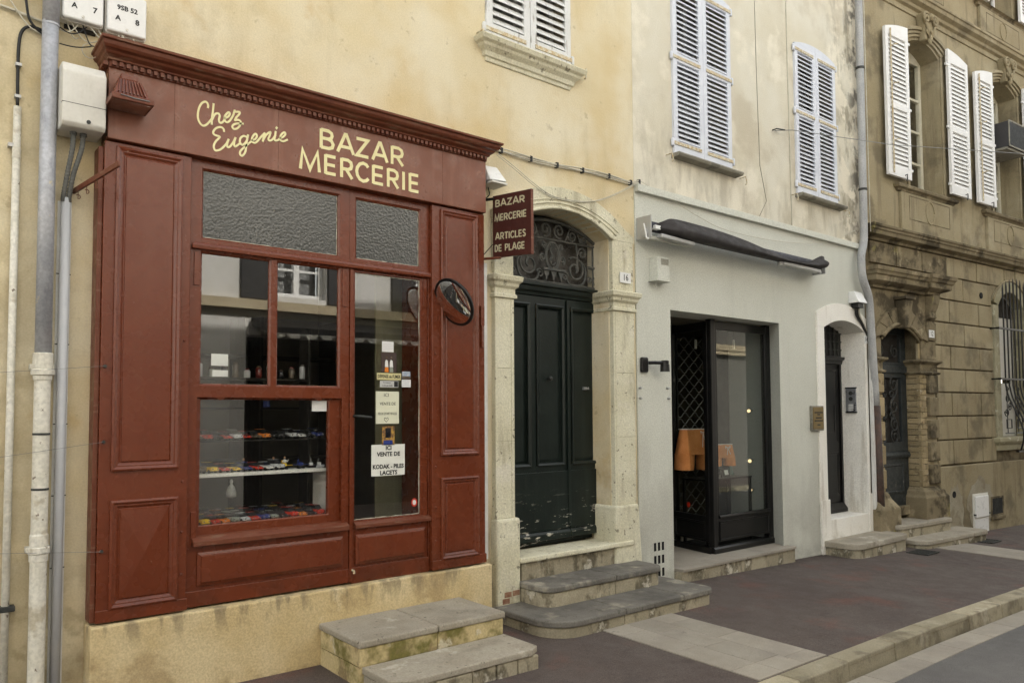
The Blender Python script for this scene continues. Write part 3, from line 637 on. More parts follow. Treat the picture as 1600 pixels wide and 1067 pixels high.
# ================================================================ red wooden shopfront
sf = thing('shopfront', (2.3, 0, .49), 'red painted wooden shopfront with cream lettering, display window and glazed door', 'shopfront')
YP = -.14
def pilaster(x0, x1, pa, pb, side):
    p = obj('pilaster', M().box(x0, x1, YP, .30, .487, 3.236), m_red, sf, bev=.005)
    mo_ = [(0, YP+.004), (0, YP-.016), (.012, YP-.022), (.026, YP-.012), (.032, YP-.013), (.046, YP-.002), (.05, YP-.002), (.056, YP-.009)]
    obj('upper_panel', M().rings(pa, pb, 1.33, 3.213, mo_), m_red, p, bev=.0015)
    lm = M().rings(pa, pb, .552, 1.165, mo_, cap=False)
    a, b, c, d = pa+.056, pb-.056, .608, 1.109; y = YP-.009; cx_, cz_ = (a+b)/2, (c+d)/2
    if side == 0:
        lm.add([(a,y,c),(b,y,c),(b,y,d),(a,y,d),(cx_,y-.016,cz_)], [(0,1,4),(1,2,4),(2,3,4),(3,0,4)])
    else: lm.add([(a,y,c),(b,y,c),(b,y,d),(a,y,d)], [(0,1,2,3)])
    obj('lower_panel', lm, m_red, p, bev=.0015)
    obj('base_board', M().box(x0-.004, x1+.004, YP-.012, YP+.02, .486, .556), m_red, p, bev=.003)
    for zz in (2.1, 1.25, .95, .7): 
        obj('nail_head', M().lathe([(.009, 0), (.008, -.004), (.004, -.007)], (x1-.03 if side == 0 else x0+.03, YP-.001, zz), 8, 'y'), m_red, p)
    return p
pilaster(.932, 1.416, .993, 1.363, 0); pilaster(3.172, 3.668, 3.245, 3.600, 1)
obj('edge_strip', M().box(.905, .931, -.12, .0, .487, 3.2), m_redw, sf, bev=.003)
fas = obj('fascia', M().box(.94, 3.665, -.17, .30, 3.243, 3.664), m_redf, sf, bev=.004)
for xx in (1.30, 1.33+.62, 3.25):
    obj('board_seam', M().box(xx, xx+.003, -.1712, -.169, 3.25, 3.655), m_redw, fas)
cor = obj('cornice', M().cornice(.945, 3.66, -.17, [(0,3.655),(.012,3.657),(.012,3.690),(.032,3.692),(.036,3.703),(.048,3.708),(.066,3.716),(.075,3.728),(.10,3.735),(.112,3.747),(.118,3.768),(.135,3.770),(.138,3.785),(.11,3.797),(.0,3.80)], 0, (.5,.6)), m_redw, sf, bev=.002)
dm = M().box(0, .0215, -.024, 0, 0, .024).mesh('dentil'); dm.materials.append(m_redw)
for i in range(73):
    o = link('dentil', dm, cor); o.location = (.95+i*.0372, -.1815, 3.662)
for i in range(4):
    dd = link('dentil', dm, cor); dd.location = (.945-.012, -.16+i*.037, 3.662); dd.rotation_euler = (0, 0, -math.pi/2)
# lettering on the fascia
FF = lambda u, v, d: (u, -.1702-d, v)
LET = {'A': (1.0, [[(0,0),(.46,1),(.54,1),(1,0)], [(.22,.32),(.78,.32)]]), 'B': (.82, [[(.08,0),(.08,1)], [(.08,.96),(.6,.96),(.82,.87),(.87,.74),(.8,.6),(.6,.53),(.08,.53)], [(.55,.53),(.82,.47),(.95,.3),(.88,.12),(.62,.04),(.08,.04)]]),
 'Z': (.85, [[(.05,.95),(.92,.95),(.08,.05),(.97,.05)]]), 'R': (.88, [[(.08,0),(.08,1)], [(.08,.95),(.6,.95),(.84,.86),(.9,.7),(.84,.54),(.6,.46),(.08,.46)], [(.45,.46),(.95,0)]]),
 'M': (1.2, [[(.03,0),(.13,1),(.5,.06),(.87,1),(.97,0)]]), 'E': (.7, [[(.08,0),(.08,1)], [(.08,.95),(.95,.95)], [(.08,.5),(.9,.5)], [(.08,.05),(.97,.05)]]),
 'C': (.9, [[(.92,.8),(.78,.93),(.55,.98),(.3,.9),(.12,.7),(.07,.5),(.12,.28),(.3,.09),(.55,.02),(.78,.07),(.95,.2)]]), 'I': (.2, [[(.5,0),(.5,1)]]),
 'T': (.75, [[(0,.95),(1,.95)], [(.5,0),(.5,1)]]), 'L': (.65, [[(.08,1),(.08,.05),(1,.05)]]), 'D': (.8, [[(.08,0),(.08,1)], [(.08,.95),(.5,.95),(.8,.8),(.92,.5),(.8,.2),(.5,.05),(.08,.05)]]),
 'S': (.7, [[(.9,.82),(.72,.95),(.45,.97),(.2,.88),(.14,.72),(.3,.57),(.65,.46),(.86,.32),(.85,.15),(.62,.04),(.32,.03),(.08,.17)]]), 'P': (.75, [[(.08,0),(.08,1)], [(.08,.95),(.6,.95),(.88,.85),(.93,.7),(.86,.55),(.6,.45),(.08,.45)]]),
 'G': (.85, [[(.92,.8),(.75,.95),(.5,.98),(.25,.88),(.1,.65),(.08,.4),(.2,.15),(.45,.02),(.75,.06),(.92,.2),(.92,.45),(.55,.45)]])}
def caps(m, spec, z0, z1, w, fn):
    for ch, a, b in spec:
        for pl in LET[ch][1]:
            k = w/2 if ch in 'I' else 0
            m.strip([(a + (b-a)*(p if ch != 'I' else .5), z0+(z1-z0)*q_) for p, q_ in pl], w, fn)
SPEC1 = [('B',2.244,2.346),('A',2.375,2.497),('Z',2.514,2.616),('A',2.647,2.766),('R',2.798,2.902)]
SPEC2 = [('M',2.100,2.245),('E',2.279,2.363),('R',2.398,2.491),('C',2.514,2.62),('E',2.646,2.734),('R',2.767,2.861),('I',2.891,2.915),('E',2.951,3.033)]
for s_, z0, z1 in ((SPEC1, 3.466, 3.598), (SPEC2, 3.292, 3.426)):
    for ch, a, b in s_:
        lm = M(); caps(lm, [(ch, a, b)], z0, z1, .0225, FF); o = obj('letter', lm, m_cream, fas)
SCRIPT = [[[1.497,3.556],[1.498,3.571],[1.491,3.585],[1.478,3.588],[1.459,3.573],[1.444,3.541],[1.437,3.503],[1.439,3.471],[1.451,3.446],[1.468,3.435],[1.485,3.442],[1.505,3.465],[1.52,3.489]],[[1.531,3.587],[1.527,3.537],[1.522,3.495],[1.521,3.457]],[[1.523,3.485],[1.537,3.519],[1.551,3.532],[1.564,3.532],[1.569,3.519],[1.565,3.497],[1.567,3.482],[1.577,3.478],[1.591,3.489],[1.602,3.509]],[[1.6,3.512],[1.62,3.527],[1.63,3.542],[1.631,3.554],[1.622,3.556],[1.606,3.536],[1.598,3.514],[1.603,3.496],[1.615,3.491],[1.632,3.505],[1.652,3.543],[1.662,3.578]],[[1.662,3.578],[1.668,3.571],[1.692,3.575],[1.691,3.561],[1.673,3.536],[1.664,3.514]],[[1.664,3.514],[1.685,3.523],[1.699,3.517],[1.701,3.505],[1.691,3.48],[1.673,3.462],[1.657,3.458],[1.648,3.468],[1.655,3.484],[1.677,3.497],[1.716,3.505]],[[1.597,3.429],[1.595,3.441],[1.583,3.45],[1.569,3.449],[1.55,3.439],[1.536,3.422],[1.531,3.404],[1.541,3.393],[1.57,3.389],[1.566,3.378],[1.547,3.353],[1.537,3.33],[1.536,3.312],[1.544,3.297],[1.559,3.299],[1.579,3.311],[1.599,3.334],[1.614,3.355],[1.626,3.383]],[[1.626,3.383],[1.619,3.359],[1.618,3.338],[1.626,3.333],[1.638,3.343],[1.656,3.373],[1.669,3.403]],[[1.669,3.403],[1.662,3.376],[1.661,3.355],[1.669,3.347],[1.687,3.363],[1.701,3.379]],[[1.737,3.426],[1.719,3.426],[1.702,3.41],[1.697,3.388],[1.701,3.372],[1.715,3.368],[1.731,3.383],[1.744,3.407]],[[1.749,3.439],[1.742,3.402],[1.737,3.364],[1.734,3.334],[1.724,3.309],[1.71,3.296],[1.699,3.306],[1.703,3.327],[1.724,3.352],[1.748,3.379],[1.775,3.407]],[[1.775,3.41],[1.795,3.423],[1.806,3.442],[1.803,3.456],[1.793,3.456],[1.779,3.436],[1.773,3.413],[1.779,3.4],[1.796,3.399],[1.814,3.418],[1.835,3.448],[1.857,3.476]],[[1.857,3.476],[1.851,3.45],[1.845,3.421]],[[1.846,3.425],[1.865,3.463],[1.884,3.485],[1.896,3.49],[1.89,3.465],[1.882,3.446],[1.884,3.436],[1.895,3.435],[1.912,3.449],[1.929,3.478]],[[1.931,3.502],[1.927,3.473],[1.923,3.451],[1.929,3.443],[1.947,3.45],[1.96,3.465]],[[1.934,3.53],[1.939,3.527]],[[1.96,3.466],[1.981,3.479],[1.996,3.498],[1.994,3.51],[1.983,3.508],[1.966,3.486],[1.962,3.464],[1.968,3.45],[1.986,3.451],[2.01,3.466]]]
for ws in (SCRIPT[:6], SCRIPT[6:]):
    lm = M()
    for pl in ws:
        P_ = [(p.x, p.y) for p in smooth_pts([Vector((a, b)) for a, b in pl], 4)] if len(pl) > 2 else pl
        lm.strip(P_, .0125 if len(pl) > 2 else .017, FF, cap=.004)
    obj('script_lettering', lm, m_cream, fas)
# ---- display window
YF = -.105
fr = obj('window_frame', M().wall(1.418, 2.503, .487, 3.241, YF, YF+.055, [(1.490, 2.428, 2.747, 3.19), (1.488, 1.937, 1.832, 2.668), (1.977, 2.433, 1.832, 2.668), (1.478, 2.452, .90, 1.757), (1.50, 2.44, .62, .80)]), m_red, sf, bev=.004)
obj('drip_rail', M().cornice(1.458, 2.488, YF, [(0,2.674),(.028,2.676),(.03,2.70),(.02,2.716),(0,2.722)], YF+.01), m_red, fr, bev=.003)
obj('inner_frame', M().wall(1.478, 2.452, .90, 1.757, YF+.03, YF+.075, [(1.507, 2.365, .968, 1.745)]), m_red, fr, bev=.006)
obj('sill', M().prism([(YF-.002,.853),(YF-.048,.853),(YF-.048,.884),(YF-.002,.905),(YF+.03,.912),(YF+.03,.853)], 1.452, 2.488, 'x'), m_redw, fr, bev=.003)
obj('raised_panel', M().rings(1.485, 2.457, .608, .812, [(0,YF-.001),(0,YF-.014),(.02,YF-.022),(.022,YF-.03)]), m_red, fr, bev=.002)
obj('foot_rail', M().box(1.42, 2.503, YF-.012, YF+.01, .488, .582), m_red, fr, bev=.003)
for a, b, c, d in ((1.490, 2.428, 2.747, 3.19), (1.488, 1.937, 1.832, 2.668), (1.977, 2.433, 1.832, 2.668)):
    obj('glazing_bead', M().rings(a, b, c, d, [(0,YF+.004),(.009,YF+.012),(.012,YF+.022),(.0,YF+.022)], cap=False), m_red, fr)
def putty(a, b, c, d, y, par):
    rr_ = random.Random(3); m_ = M()
    for z_, sg in ((d, -1), (c, 1)):
        n = 24; w_ = [rr_.uniform(.0015, .0065) for _ in range(n+1)]
        for i in range(n):
            x0, x1 = a+(b-a)*i/n, a+(b-a)*(i+1)/n
            m_.add([(x0, y, z_), (x1, y, z_), (x1, y, z_+sg*w_[i+1]), (x0, y, z_+sg*w_[i])], [(0,1,2,3)])
    n = 20; w_ = [rr_.uniform(.003, .008) for _ in range(n+1)]
    for i in range(n):
        z0, z1 = c+(d-c)*i/n, c+(d-c)*(i+1)/n
        m_.add([(b, y, z0), (b, y, z1), (b-w_[i+1], y, z1), (b-w_[i], y, z0)], [(0,1,2,3)])
    obj('putty', m_, m_putty, par)
putty(1.50, 2.418, 2.757, 3.18, YF+.0212, fr)
obj('pane', M().box(1.487, 2.431, YF+.023, YF+.028, 2.744, 3.193), m_rglass, fr)
obj('pane', M().box(1.485, 1.94, YF+.023, YF+.027, 1.829, 2.671), m_glass, fr)
obj('pane', M().box(1.974, 2.436, YF+.0231, YF+.0271, 1.829, 2.671), m_glass, fr)
obj('pane', M().box(1.50, 2.372, YF+.05, YF+.054, .96, 1.752), m_glass, fr)
for a, z0, z1 in ((1.462, .86, 1.06), (1.462, 2.45, 2.66), (2.462, .86, 1.06), (2.462, 2.4, 2.66)):
    obj('corner_lath', M().box(a-.016, a+.016, YF-.009, YF+.001, z0, z1), m_red, fr, bev=.002)
for xx in (1.62, 2.28): obj('paint_flake', M().prism([(xx-.03,1.757),(xx+.03,1.757),(xx+.02,1.746),(xx-.005,1.741),(xx-.02,1.75)][::-1], YF+.005, YF+.009), m_red, fr)
# ---- door of the shop
sd_ = obj('door_frame', M().wall(2.505, 3.171, .487, 3.241, YF+.004, YF+.055, [(2.552, 3.097, 2.747, 3.19), (2.527, 3.16, .40, 2.672)]), m_red, sf, bev=.004)
obj('drip_rail', M().cornice(2.508, 3.155, YF+.004, [(0,2.676),(.028,2.678),(.03,2.70),(.02,2.716),(0,2.722)], YF+.02), m_red, sd_, bev=.003)
obj('glazing_bead', M().rings(2.552, 3.097, 2.747, 3.19, [(0,YF+.008),(.009,YF+.014),(.012,YF+.022),(.0,YF+.022)], cap=False), m_red, sd_)
obj('pane', M().box(2.549, 3.10, YF+.023, YF+.028, 2.744, 3.193), m_rglass, sd_)
putty(2.562, 3.087, 2.757, 3.18, YF+.0212, sd_)
dr = obj('door', M().wall(2.530, 3.157, .474, 2.670, YF+.010, YF+.052, [(2.553, 3.095, .905, 2.655)]), m_red, sf, bev=.003)
obj('pane', M().box(2.550, 3.098, YF+.022, YF+.026, .90, 2.658), m_glass, dr)
putty(2.554, 3.094, .908, 2.652, YF+.0205, dr)
obj('weather_bar', M().prism([(YF+.011,.852),(YF-.026,.852),(YF-.026,.878),(YF+.011,.897)], 2.548, 3.170, 'x'), m_redw, dr, bev=.003)
obj('raised_panel', M().rings(2.556, 3.132, .602, .808, [(0,YF+.009),(0,YF-.006),(.02,YF-.013),(.022,YF-.02)]), m_red, dr, bev=.002)
obj('foot_rail', M().box(2.528, 3.168, YF-.004, YF+.02, .476, .585), m_red, dr, bev=.003)
obj('meeting_strip', M().box(2.506, 2.530, YF-.012, YF+.02, .487, 2.67), m_red, sd_, bev=.003)
for z0, z1 in ((.86, 1.13), (2.45, 2.66)): obj('corner_lath', M().box(3.12, 3.15, YF+.003, YF+.011, z0, z1), m_red, dr, bev=.002)
hd = M().tube([(2.541, YF+.01, 1.635), (2.541, YF-.05, 1.635), (2.548, YF-.058, 1.635), (2.65, YF-.058, 1.625)], .009, 8)
obj('door_handle', hd, m_gmetal, dr, smooth=True)
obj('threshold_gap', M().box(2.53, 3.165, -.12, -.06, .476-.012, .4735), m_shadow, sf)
obj('hook', M().tube([(2.526, YF-.012, .57), (2.526, YF-.04, .57), (2.526, YF-.045, .55)], .008, 6), m_rust, sf)
# latch at the right edge
obj('latch', M().box(3.62, 3.655, YP-.02, YP, 2.34, 2.50), m_red, sf, bev=.004)
obj('latch_pin', M().tube([(3.635, YP-.012, 2.34), (3.635, YP-.012, 2.17)], .01, 8), m_red, sf)
# ================================================================ inside the bazaar
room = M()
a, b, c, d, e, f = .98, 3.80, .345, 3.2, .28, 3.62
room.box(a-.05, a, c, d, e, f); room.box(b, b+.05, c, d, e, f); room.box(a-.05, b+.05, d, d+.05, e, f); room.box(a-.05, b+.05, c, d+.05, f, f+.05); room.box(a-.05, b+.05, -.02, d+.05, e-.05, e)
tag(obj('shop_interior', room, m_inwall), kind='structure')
tag(obj('door_curtain', M().box(2.97, 3.45, .36, .38, .34, 3.3), mat('olive_curtain', (.20,.185,.11), (.15,.14,.08), 3, .9, stains=[dict(c=(.26,.24,.15), s=2, m=(9,9,.3), lo=.5, hi=.7, k=.6)])), 'olive curtain hanging behind the right half of the bazaar door', 'curtain')
dw = thing('window_display_stand', (1.95, .1, .9), 'display stand behind the bazaar window with red base, white shelf and plywood side', 'display stand')
obj('base', M().box(1.425, 2.50, -.045, .62, .60, .953), m_red, dw)
obj('shelf', M().box(1.462, 2.40, .015, .20, 1.252, 1.275), mat('white_board', (.72,.71,.66), None, 4, .6), dw, bev=.002)
obj('shelf', M().box(1.462, 2.44, .05, .26, 1.474, 1.482), m_dark, dw)
obj('side_panel', M().box(1.478, 1.497, -.03, .42, .954, 1.80), m_ply, dw)
obj('side_panel', M().box(2.405, 2.425, .0, .26, .954, 1.251), bpy.data.materials['white_board'], dw)
obj('back_rail', M().box(1.44, 2.46, .34, .36, 1.78, 1.82), m_ply, dw)
obj('ledge_board', M().box(1.44, 2.46, -.045, .10, 1.815, 1.846), m_ply, dw)
obj('card', M().box(1.47, 1.482, -.03, .30, 1.85, 2.20), m_ply, dw)
for k, (cx_, w_) in enumerate(((1.2, .5), (2.2, .9), (3.2, .8))):
    r = thing('merchandise_shelf', (cx_, 2.6, .3), ['dim shelf unit at the left inside the bazaar', 'dim wide shelf unit behind the display inside the bazaar', 'dim shelf unit behind the door inside the bazaar'][k], 'shelf')
    for j in range(4): obj('board', M().box(cx_-w_/2, cx_+w_/2, 2.3, 2.7, .7+j*.5, .72+j*.5), m_dark, r)
    for s in (-1, 1): obj('upright', M().box(cx_+s*w_/2-.015, cx_+s*w_/2+.015, 2.29, 2.71, .29, 2.6), m_dark, r)
# ---- toy cars
PA = {'red': (.55,.035,.015), 'yellow': (.80,.52,.03), 'silver': (.60,.61,.62), 'black': (.015,.015,.018), 'blue': (.03,.05,.22), 'white': (.80,.80,.78), 'orange': (.75,.23,.03), 'brown': (.12,.09,.06), 'dark red': (.16,.02,.015), 'grey green': (.30,.32,.27)}
PM = {k: mat('toy_'+k.replace(' ', '_'), v, None, 4, .25, fine=0, spec=.6, coat=.6) for k, v in PA.items()}
m_tyre = mat('toy_rubber', (.012,.012,.012), None, 4, .7, fine=0); m_tglass = mat('toy_glass', (.02,.022,.025), None, 4, .15, fine=0, spec=.8); m_chrome = mat('toy_chrome', (.6,.6,.6), None, 4, .2, metal=.8, fine=0)
def car_parts(kind):
    L, Wd, H = {'sport': (.098,.044,.035), 'saloon': (.100,.043,.043), 'jeep': (.092,.046,.052)}[kind]
    h = H*.55; z0 = .006
    prof = {'sport': [(-.5,.2),(-.5,.85),(-.44,1.0),(-.1,1.0),(.2,.92),(.46,.62),(.5,.35),(.49,.15),(.3,.1),(-.3,.1)],
            'saloon': [(-.5,.25),(-.5,.9),(-.47,1.0),(.1,1.0),(.44,.86),(.5,.6),(.5,.2),(.3,.1),(-.3,.1)],
            'jeep': [(-.5,.2),(-.5,1.0),(.2,1.0),(.47,.96),(.5,.8),(.5,.2),(.3,.15),(-.3,.15)]}[kind]
    body = M().prism([(p*L, z0+q_*h) for p, q_ in prof][::-1], -Wd/2, Wd/2)
    cab = {'sport': [(-.36,.98),(-.24,1.72),(.04,1.75),(.24,.96)], 'saloon': [(-.42,.98),(-.34,1.75),(.08,1.78),(.24,.98)], 'jeep': [(-.47,.98),(-.46,1.8),(.08,1.8),(.16,.98)]}[kind]
    t = Wd*.36
    cm = M(); vv = []
    for p, q_ in cab:
        w = t if q_ > 1.2 else Wd*.46
        vv += [(p*L, -w, z0+q_*h), (p*L, w, z0+q_*h)]
    cm.add(vv, [(0,2,3,1),(4,6,7,5),(0,6,4,2),(1,3,5,7),(0,1,7,6)])
    ro = M(); ro.box(cab[1][0]*L, cab[2][0]*L, -t, t, z0+cab[1][1]*h-.0005, z0+cab[1][1]*h+.0015)
    wh = M()
    for sx in (-.3, .3):
        for sy in (-1, 1): wh.lathe([(.0085, -.004), (.0085, .004)], (sx*L, sy*(Wd/2-.003), .0085), 10, 'y')
    li = M()
    for sy in (-1, 1): li.box(L*.485, L*.503, sy*Wd*.32-.004, sy*Wd*.32+.004, z0+h*.45, z0+h*.68)
    return [('body', body, None), ('cabin_window', cm, m_tglass), ('roof', ro, None), ('wheels', wh, m_tyre), ('headlights', li, m_chrome)]
CARM = {}
for kind in ('sport', 'saloon', 'jeep'):
    CARM[kind] = []
    for n_, m_, mm in car_parts(kind):
        me = m_.mesh('toy_'+n_); bm_ = bmesh.new(); bm_.from_mesh(me); bmesh.ops.recalc_face_normals(bm_, faces=bm_.faces)
        if n_ == 'body': bmesh.ops.bevel(bm_, geom=bm_.edges[:], offset=.0028, segments=2, affect='EDGES')
        bm_.to_mesh(me); bm_.free(); CARM[kind].append((n_, me, mm))
CARC = {}
def toy_car(col, kind, x, y, z, ang, label, group, stripe=False):
    key = (col, kind)
    if key not in CARC:
        CARC[key] = []
        for n_, me, mm in CARM[kind]:
            c = me.copy(); c.materials.append(mm or PM[col]); CARC[key].append((n_, c))
    r = thing('toy_car', (x, y, z), label, 'toy car', group, rz=ang, local=True)
    for n_, me in CARC[key]:
        if n_ == 'wheels': nm = 'wheel_set'
        elif n_ == 'headlights': nm = 'headlight_pair'
        else: nm = n_
        link(nm, me, r)
    r.scale = (1.4, 1.4, 1.4)
    if stripe: obj('stripe', M().box(-.03, .02, -.006, -.001, .0385, .0392).box(-.03, .02, .001, .006, .0385, .0392), PM['blue'] if col == 'white' else PM['white'], r)
    return r
ORD = ['first','second','third','fourth','fifth','sixth','seventh','eighth','ninth','tenth','eleventh','twelfth','thirteenth','fourteenth','fifteenth']
rt = random.Random(5)
up = ['brown','red','black','red','silver','red','brown','orange','black','black','silver','white','black','blue','blue']
for i, c in enumerate(up[:14]):
    toy_car(c, 'saloon' if i % 3 == 1 else 'sport', 1.53+i*.064, .15, 1.483, R(-74), f'{c} toy car, {ORD[i]} from the left on the dark toy shelf', 'toy cars on the dark top shelf', stripe=(i in (11, 13)))
mid = [('brown','jeep'),('yellow','saloon'),('red','sport'),('yellow','sport'),('blue','sport'),('red','sport'),('white','sport'),('silver','saloon')]
for i, (c, k_) in enumerate(mid):
    toy_car(c, k_, 1.54+i*.074, .105, 1.276, R(-68), f'{c} toy car, {ORD[i]} from the left on the white toy shelf', 'toy cars on the white shelf', stripe=(i == 6))
rows = [(.045, ['yellow','red','orange','grey green','silver','red','blue','grey green','black','red','orange','black','red']),
        (.19, ['red','dark red','orange','silver','white','red','dark red','blue','yellow','dark red','silver','black','red']),
        (.335, ['white','grey green','silver','yellow','dark red','silver','white','red','black','yellow'])]
for j, (yy, cs) in enumerate(rows):
    for i, c in enumerate(cs):
        toy_car(c, 'saloon' if (i+j) % 3 == 0 else 'sport', 1.545+j*.02+i*(.85/len(cs)) + rt.uniform(-.003,.003), yy+.0, .954, R(-72+rt.uniform(-6,6)),
                f'{c} toy car, {ORD[i]} from the left in the {["front","middle","back"][j]} row on the toy floor', 'toy cars on the red display floor', stripe=(j == 0 and i == 6))
for k, (c, x_) in enumerate((('yellow', 2.115), ('blue', 2.235))):
    r = thing('toy_plane', (x_, .09, 1.276), f'{c} toy aeroplane on the white middle shelf of the bazaar window', 'toy plane', 'toy aeroplanes')
    z = 1.276
    obj('fuselage', M().lathe([(.002,-.045),(.012,-.03),(.016,0),(.014,.025),(.004,.045)], (x_, .09, z+.03), 10, 'y'), PM[c], r, smooth=True)
    obj('wing', M().box(x_-.06, x_+.06, .08, .10, z+.024, z+.028), PM[c], r, bev=.001); obj('tail_fin', M().box(x_-.002, x_+.002, .12, .135, z+.03, z+.06), PM[c], r)
    obj('float', M().box(x_-.02, x_-.008, .06, .11, z, z+.014).box(x_+.008, x_+.02, .06, .11, z, z+.014), m_tyre, r, bev=.002)
def figurine(x_, y_, z, colr, label):
    r = thing('figurine', (x_, y_, z), label, 'figurine', 'small figurines')
    obj('body', M().lathe([(.012,0),(.014,.004),(.008,.006),(.009,.03),(.013,.045),(.012,.058),(.004,.064)], (x_, y_, z), 10), PM[colr], r, smooth=True)
    obj('head', M().lathe([(.003,-.009),(.0075,-.004),(.008,.003),(.004,.009)], (x_, y_, z+.074), 10), mat('toy_skin', (.45,.26,.16), None, 4, .6, fine=0), r, smooth=True)
    for s in (-1, 1): obj('arm', M().tube([(x_+s*.012, y_, z+.055), (x_+s*.02, y_-.004, z+.045), (x_+s*.022, y_-.01, z+.034 if s < 0 else z+.06)], .0035, 6), PM[colr], r, smooth=True)
figurine(1.86, .15, 1.276, 'blue', 'blue figurine with a raised arm behind the cars on the white shelf')
figurine(2.07, .16, 1.276, 'brown', 'brown figurine on the white shelf left of the blue and white one')
figurine(2.15, .16, 1.276, 'white', 'white figurine on the white shelf behind the yellow toy plane')
for k, (x_, c) in enumerate(((2.315, 'black'), (2.375, 'silver'))):
    r = thing('toy_boat', (x_, .09, 1.276), f'{c} toy boat at the right end of the white shelf', 'toy boat', 'toy boats')
    obj('hull', M().prism([(x_-.03,1.277),(x_+.03,1.277),(x_+.035,1.295),(x_-.03,1.292)], .075, .105), PM[c], r, bev=.003); obj('cabin', M().box(x_-.015, x_+.01, .08, .10, 1.294, 1.312), PM['white'], r, bev=.002)
    obj('mast', M().tube([(x_-.005, .09, 1.31), (x_-.005, .09, 1.345)], .0015, 5), m_chrome, r)
bagm = mat('clear_bag', (.26,.26,.23), (.16,.16,.15), 60, .4, fine=0)
tag(obj('marble_bag', M().lathe([(.004, .12), (.012, .105), (.006, .09), (.022, .07), (.032, .03), (.03, .008), (.01, .0)], (1.73, .005, 1.115), 12), bagm, smooth=True), 'small white net bag hanging from the white shelf edge in the bazaar window', 'bag')
tag(obj('emblem_tag', M().box(1.94, 1.985, .02, .022, 1.70, 1.74).box(1.945, 1.965, .0185, .0198, 1.708, 1.732), [PM['blue']]), 'small blue tag hanging at the top of the lower bazaar window', 'tag')
# ================================================================ papers on the glass
YG = YF+.0215
def notice(name, x0, x1, z0, z1, m_, label, cat, y=YG, rot=0):
    r = thing(name, ((x0+x1)/2, y, z0), label, cat)
    obj('sheet', M().box(x0, x1, y-.0012, y-.0004, z0, z1), m_, r); return r
T = lambda b_, s_, x_, z_, r_, m_=m_ink, sx=1.0, **k: text(b_, s_, (x_, YG-.0019, z_), m_, r_, 'print', sx=sx, ext=.0003, **k)
n1 = notice('paper_notice', 2.692, 2.968, 1.203, 1.428, m_paper, 'white printed sheet low on the bazaar door, below the film flyer', 'notice')
T('ICI', .042, 2.832, 1.402, n1, off=.0016); T('VENTE DE', .042, 2.832, 1.357, n1, off=.0016); T('KODAK - PILES', .042, 2.83, 1.268, n1, sx=.92, off=.0016); T('LACETS', .042, 2.832, 1.223, n1, off=.0016)
n2 = notice('handwritten_notice', 2.727, 2.918, 1.578, 1.812, m_ppale, 'pale yellow handwritten sheet with a heart in the middle of the bazaar door', 'notice')
T('ICI', .033, 2.812, 1.785, n2, sx=1.1); T('VENTE DE', .031, 2.825, 1.722, n2, sx=.95); T("FEUX D'ARTIFICES", .026, 2.822, 1.65, n2, sx=.74)
hp = [(0,-.016),(.017,.002),(.016,.012),(.008,.015),(0,.006),(-.008,.015),(-.016,.012),(-.017,.002),(0,-.016)]
obj('heart', M().strip([(2.812+a_, 1.606+b_) for a_, b_ in hp], .003, lambda u, v, d: (u, YG-.0014-d, v), 0, .0005), m_ink, n2)
n3 = notice('no_smoking_sign', 2.736, 2.936, 1.896, 1.946, mat('sign_ochre', (.60,.54,.28), None, 4, .5, fine=.02), 'yellow plate reading defense de fumer on the bazaar door', 'sign')
T('DÉFENSE de FUMER', .033, 2.836, 1.920, n3, sx=.66, off=.0006)
n4 = notice('credit_sign', 2.760, 2.912, 1.842, 1.889, mat('sign_grey', (.50,.50,.48), None, 4, .5, fine=.02), 'grey plate with a black square just below the yellow no smoking plate', 'sign')
T('la maison', .016, 2.818, 1.877, n4); T('ne fait pas crédit', .016, 2.820, 1.855, n4, sx=.8)
obj('emblem', M().box(2.877, 2.909, YG-.0018, YG-.0013, 1.846, 1.886).box(2.886, 2.900, YG-.0023, YG-.0019, 1.853, 1.880), [m_ink], n4)
n5 = notice('small_note', 2.776, 2.872, 2.100, 2.176, m_plate, 'small white handwritten note topmost on the bazaar door', 'note')
for k in range(4): obj('writing_line', M().box(2.785, 2.855+.01*(k % 2), YG-.0018, YG-.0014, 2.16-k*.013, 2.1615-k*.013), mat('pencil', (.4,.4,.42), None, 4, .8, fine=0), n5)
n6 = notice('postcard', 2.770, 2.897, 1.951, 2.096, mat('card_brown', (.06,.04,.035), None, 4, .4, fine=.05), 'dark postcard with two pale figures above the no smoking plate', 'postcard')
for s in (-1, 1):
    cxp = 2.834+s*.02
    obj('figure_print', M().prism([(cxp-.014,1.99),(cxp+.014,1.99),(cxp+.01,2.035),(cxp-.004,2.045),(cxp-.012,2.03)], YG-.0019, YG-.0014), m_plate, n6)
    obj('skirt_print', M().prism([(cxp-.016,1.953),(cxp+.016,1.953),(cxp+.013,1.989),(cxp-.013,1.989)], YG-.0019, YG-.0014), PM[['orange','grey green'][s > 0]], n6)
    obj('face_print', M().lathe([(.008,0),(.008,.0004)], (cxp, YG-.0018, 2.06), 10, 'y'), PM['brown'], n6)
n7 = notice('picture_card', 2.945, 3.015, 1.911, 1.962, mat('card_blue', (.22,.30,.42), (.5,.5,.5), 60, .4), 'small bluish picture card right of the no smoking plate', 'card')
obj('shore_print', M().box(2.946, 3.014, YG-.0019, YG-.0014, 1.912, 1.927), PM['brown'], n7)
n8 = notice('label_card', 2.942, 3.019, 1.846, 1.902, m_plate, 'small white label card right of the grey credit plate', 'card')
for k in range(3): obj('writing_line', M().box(2.95, 3.008, YG-.0018, YG-.0014, 1.888-k*.014, 1.8895-k*.014), PM['blue'], n8)
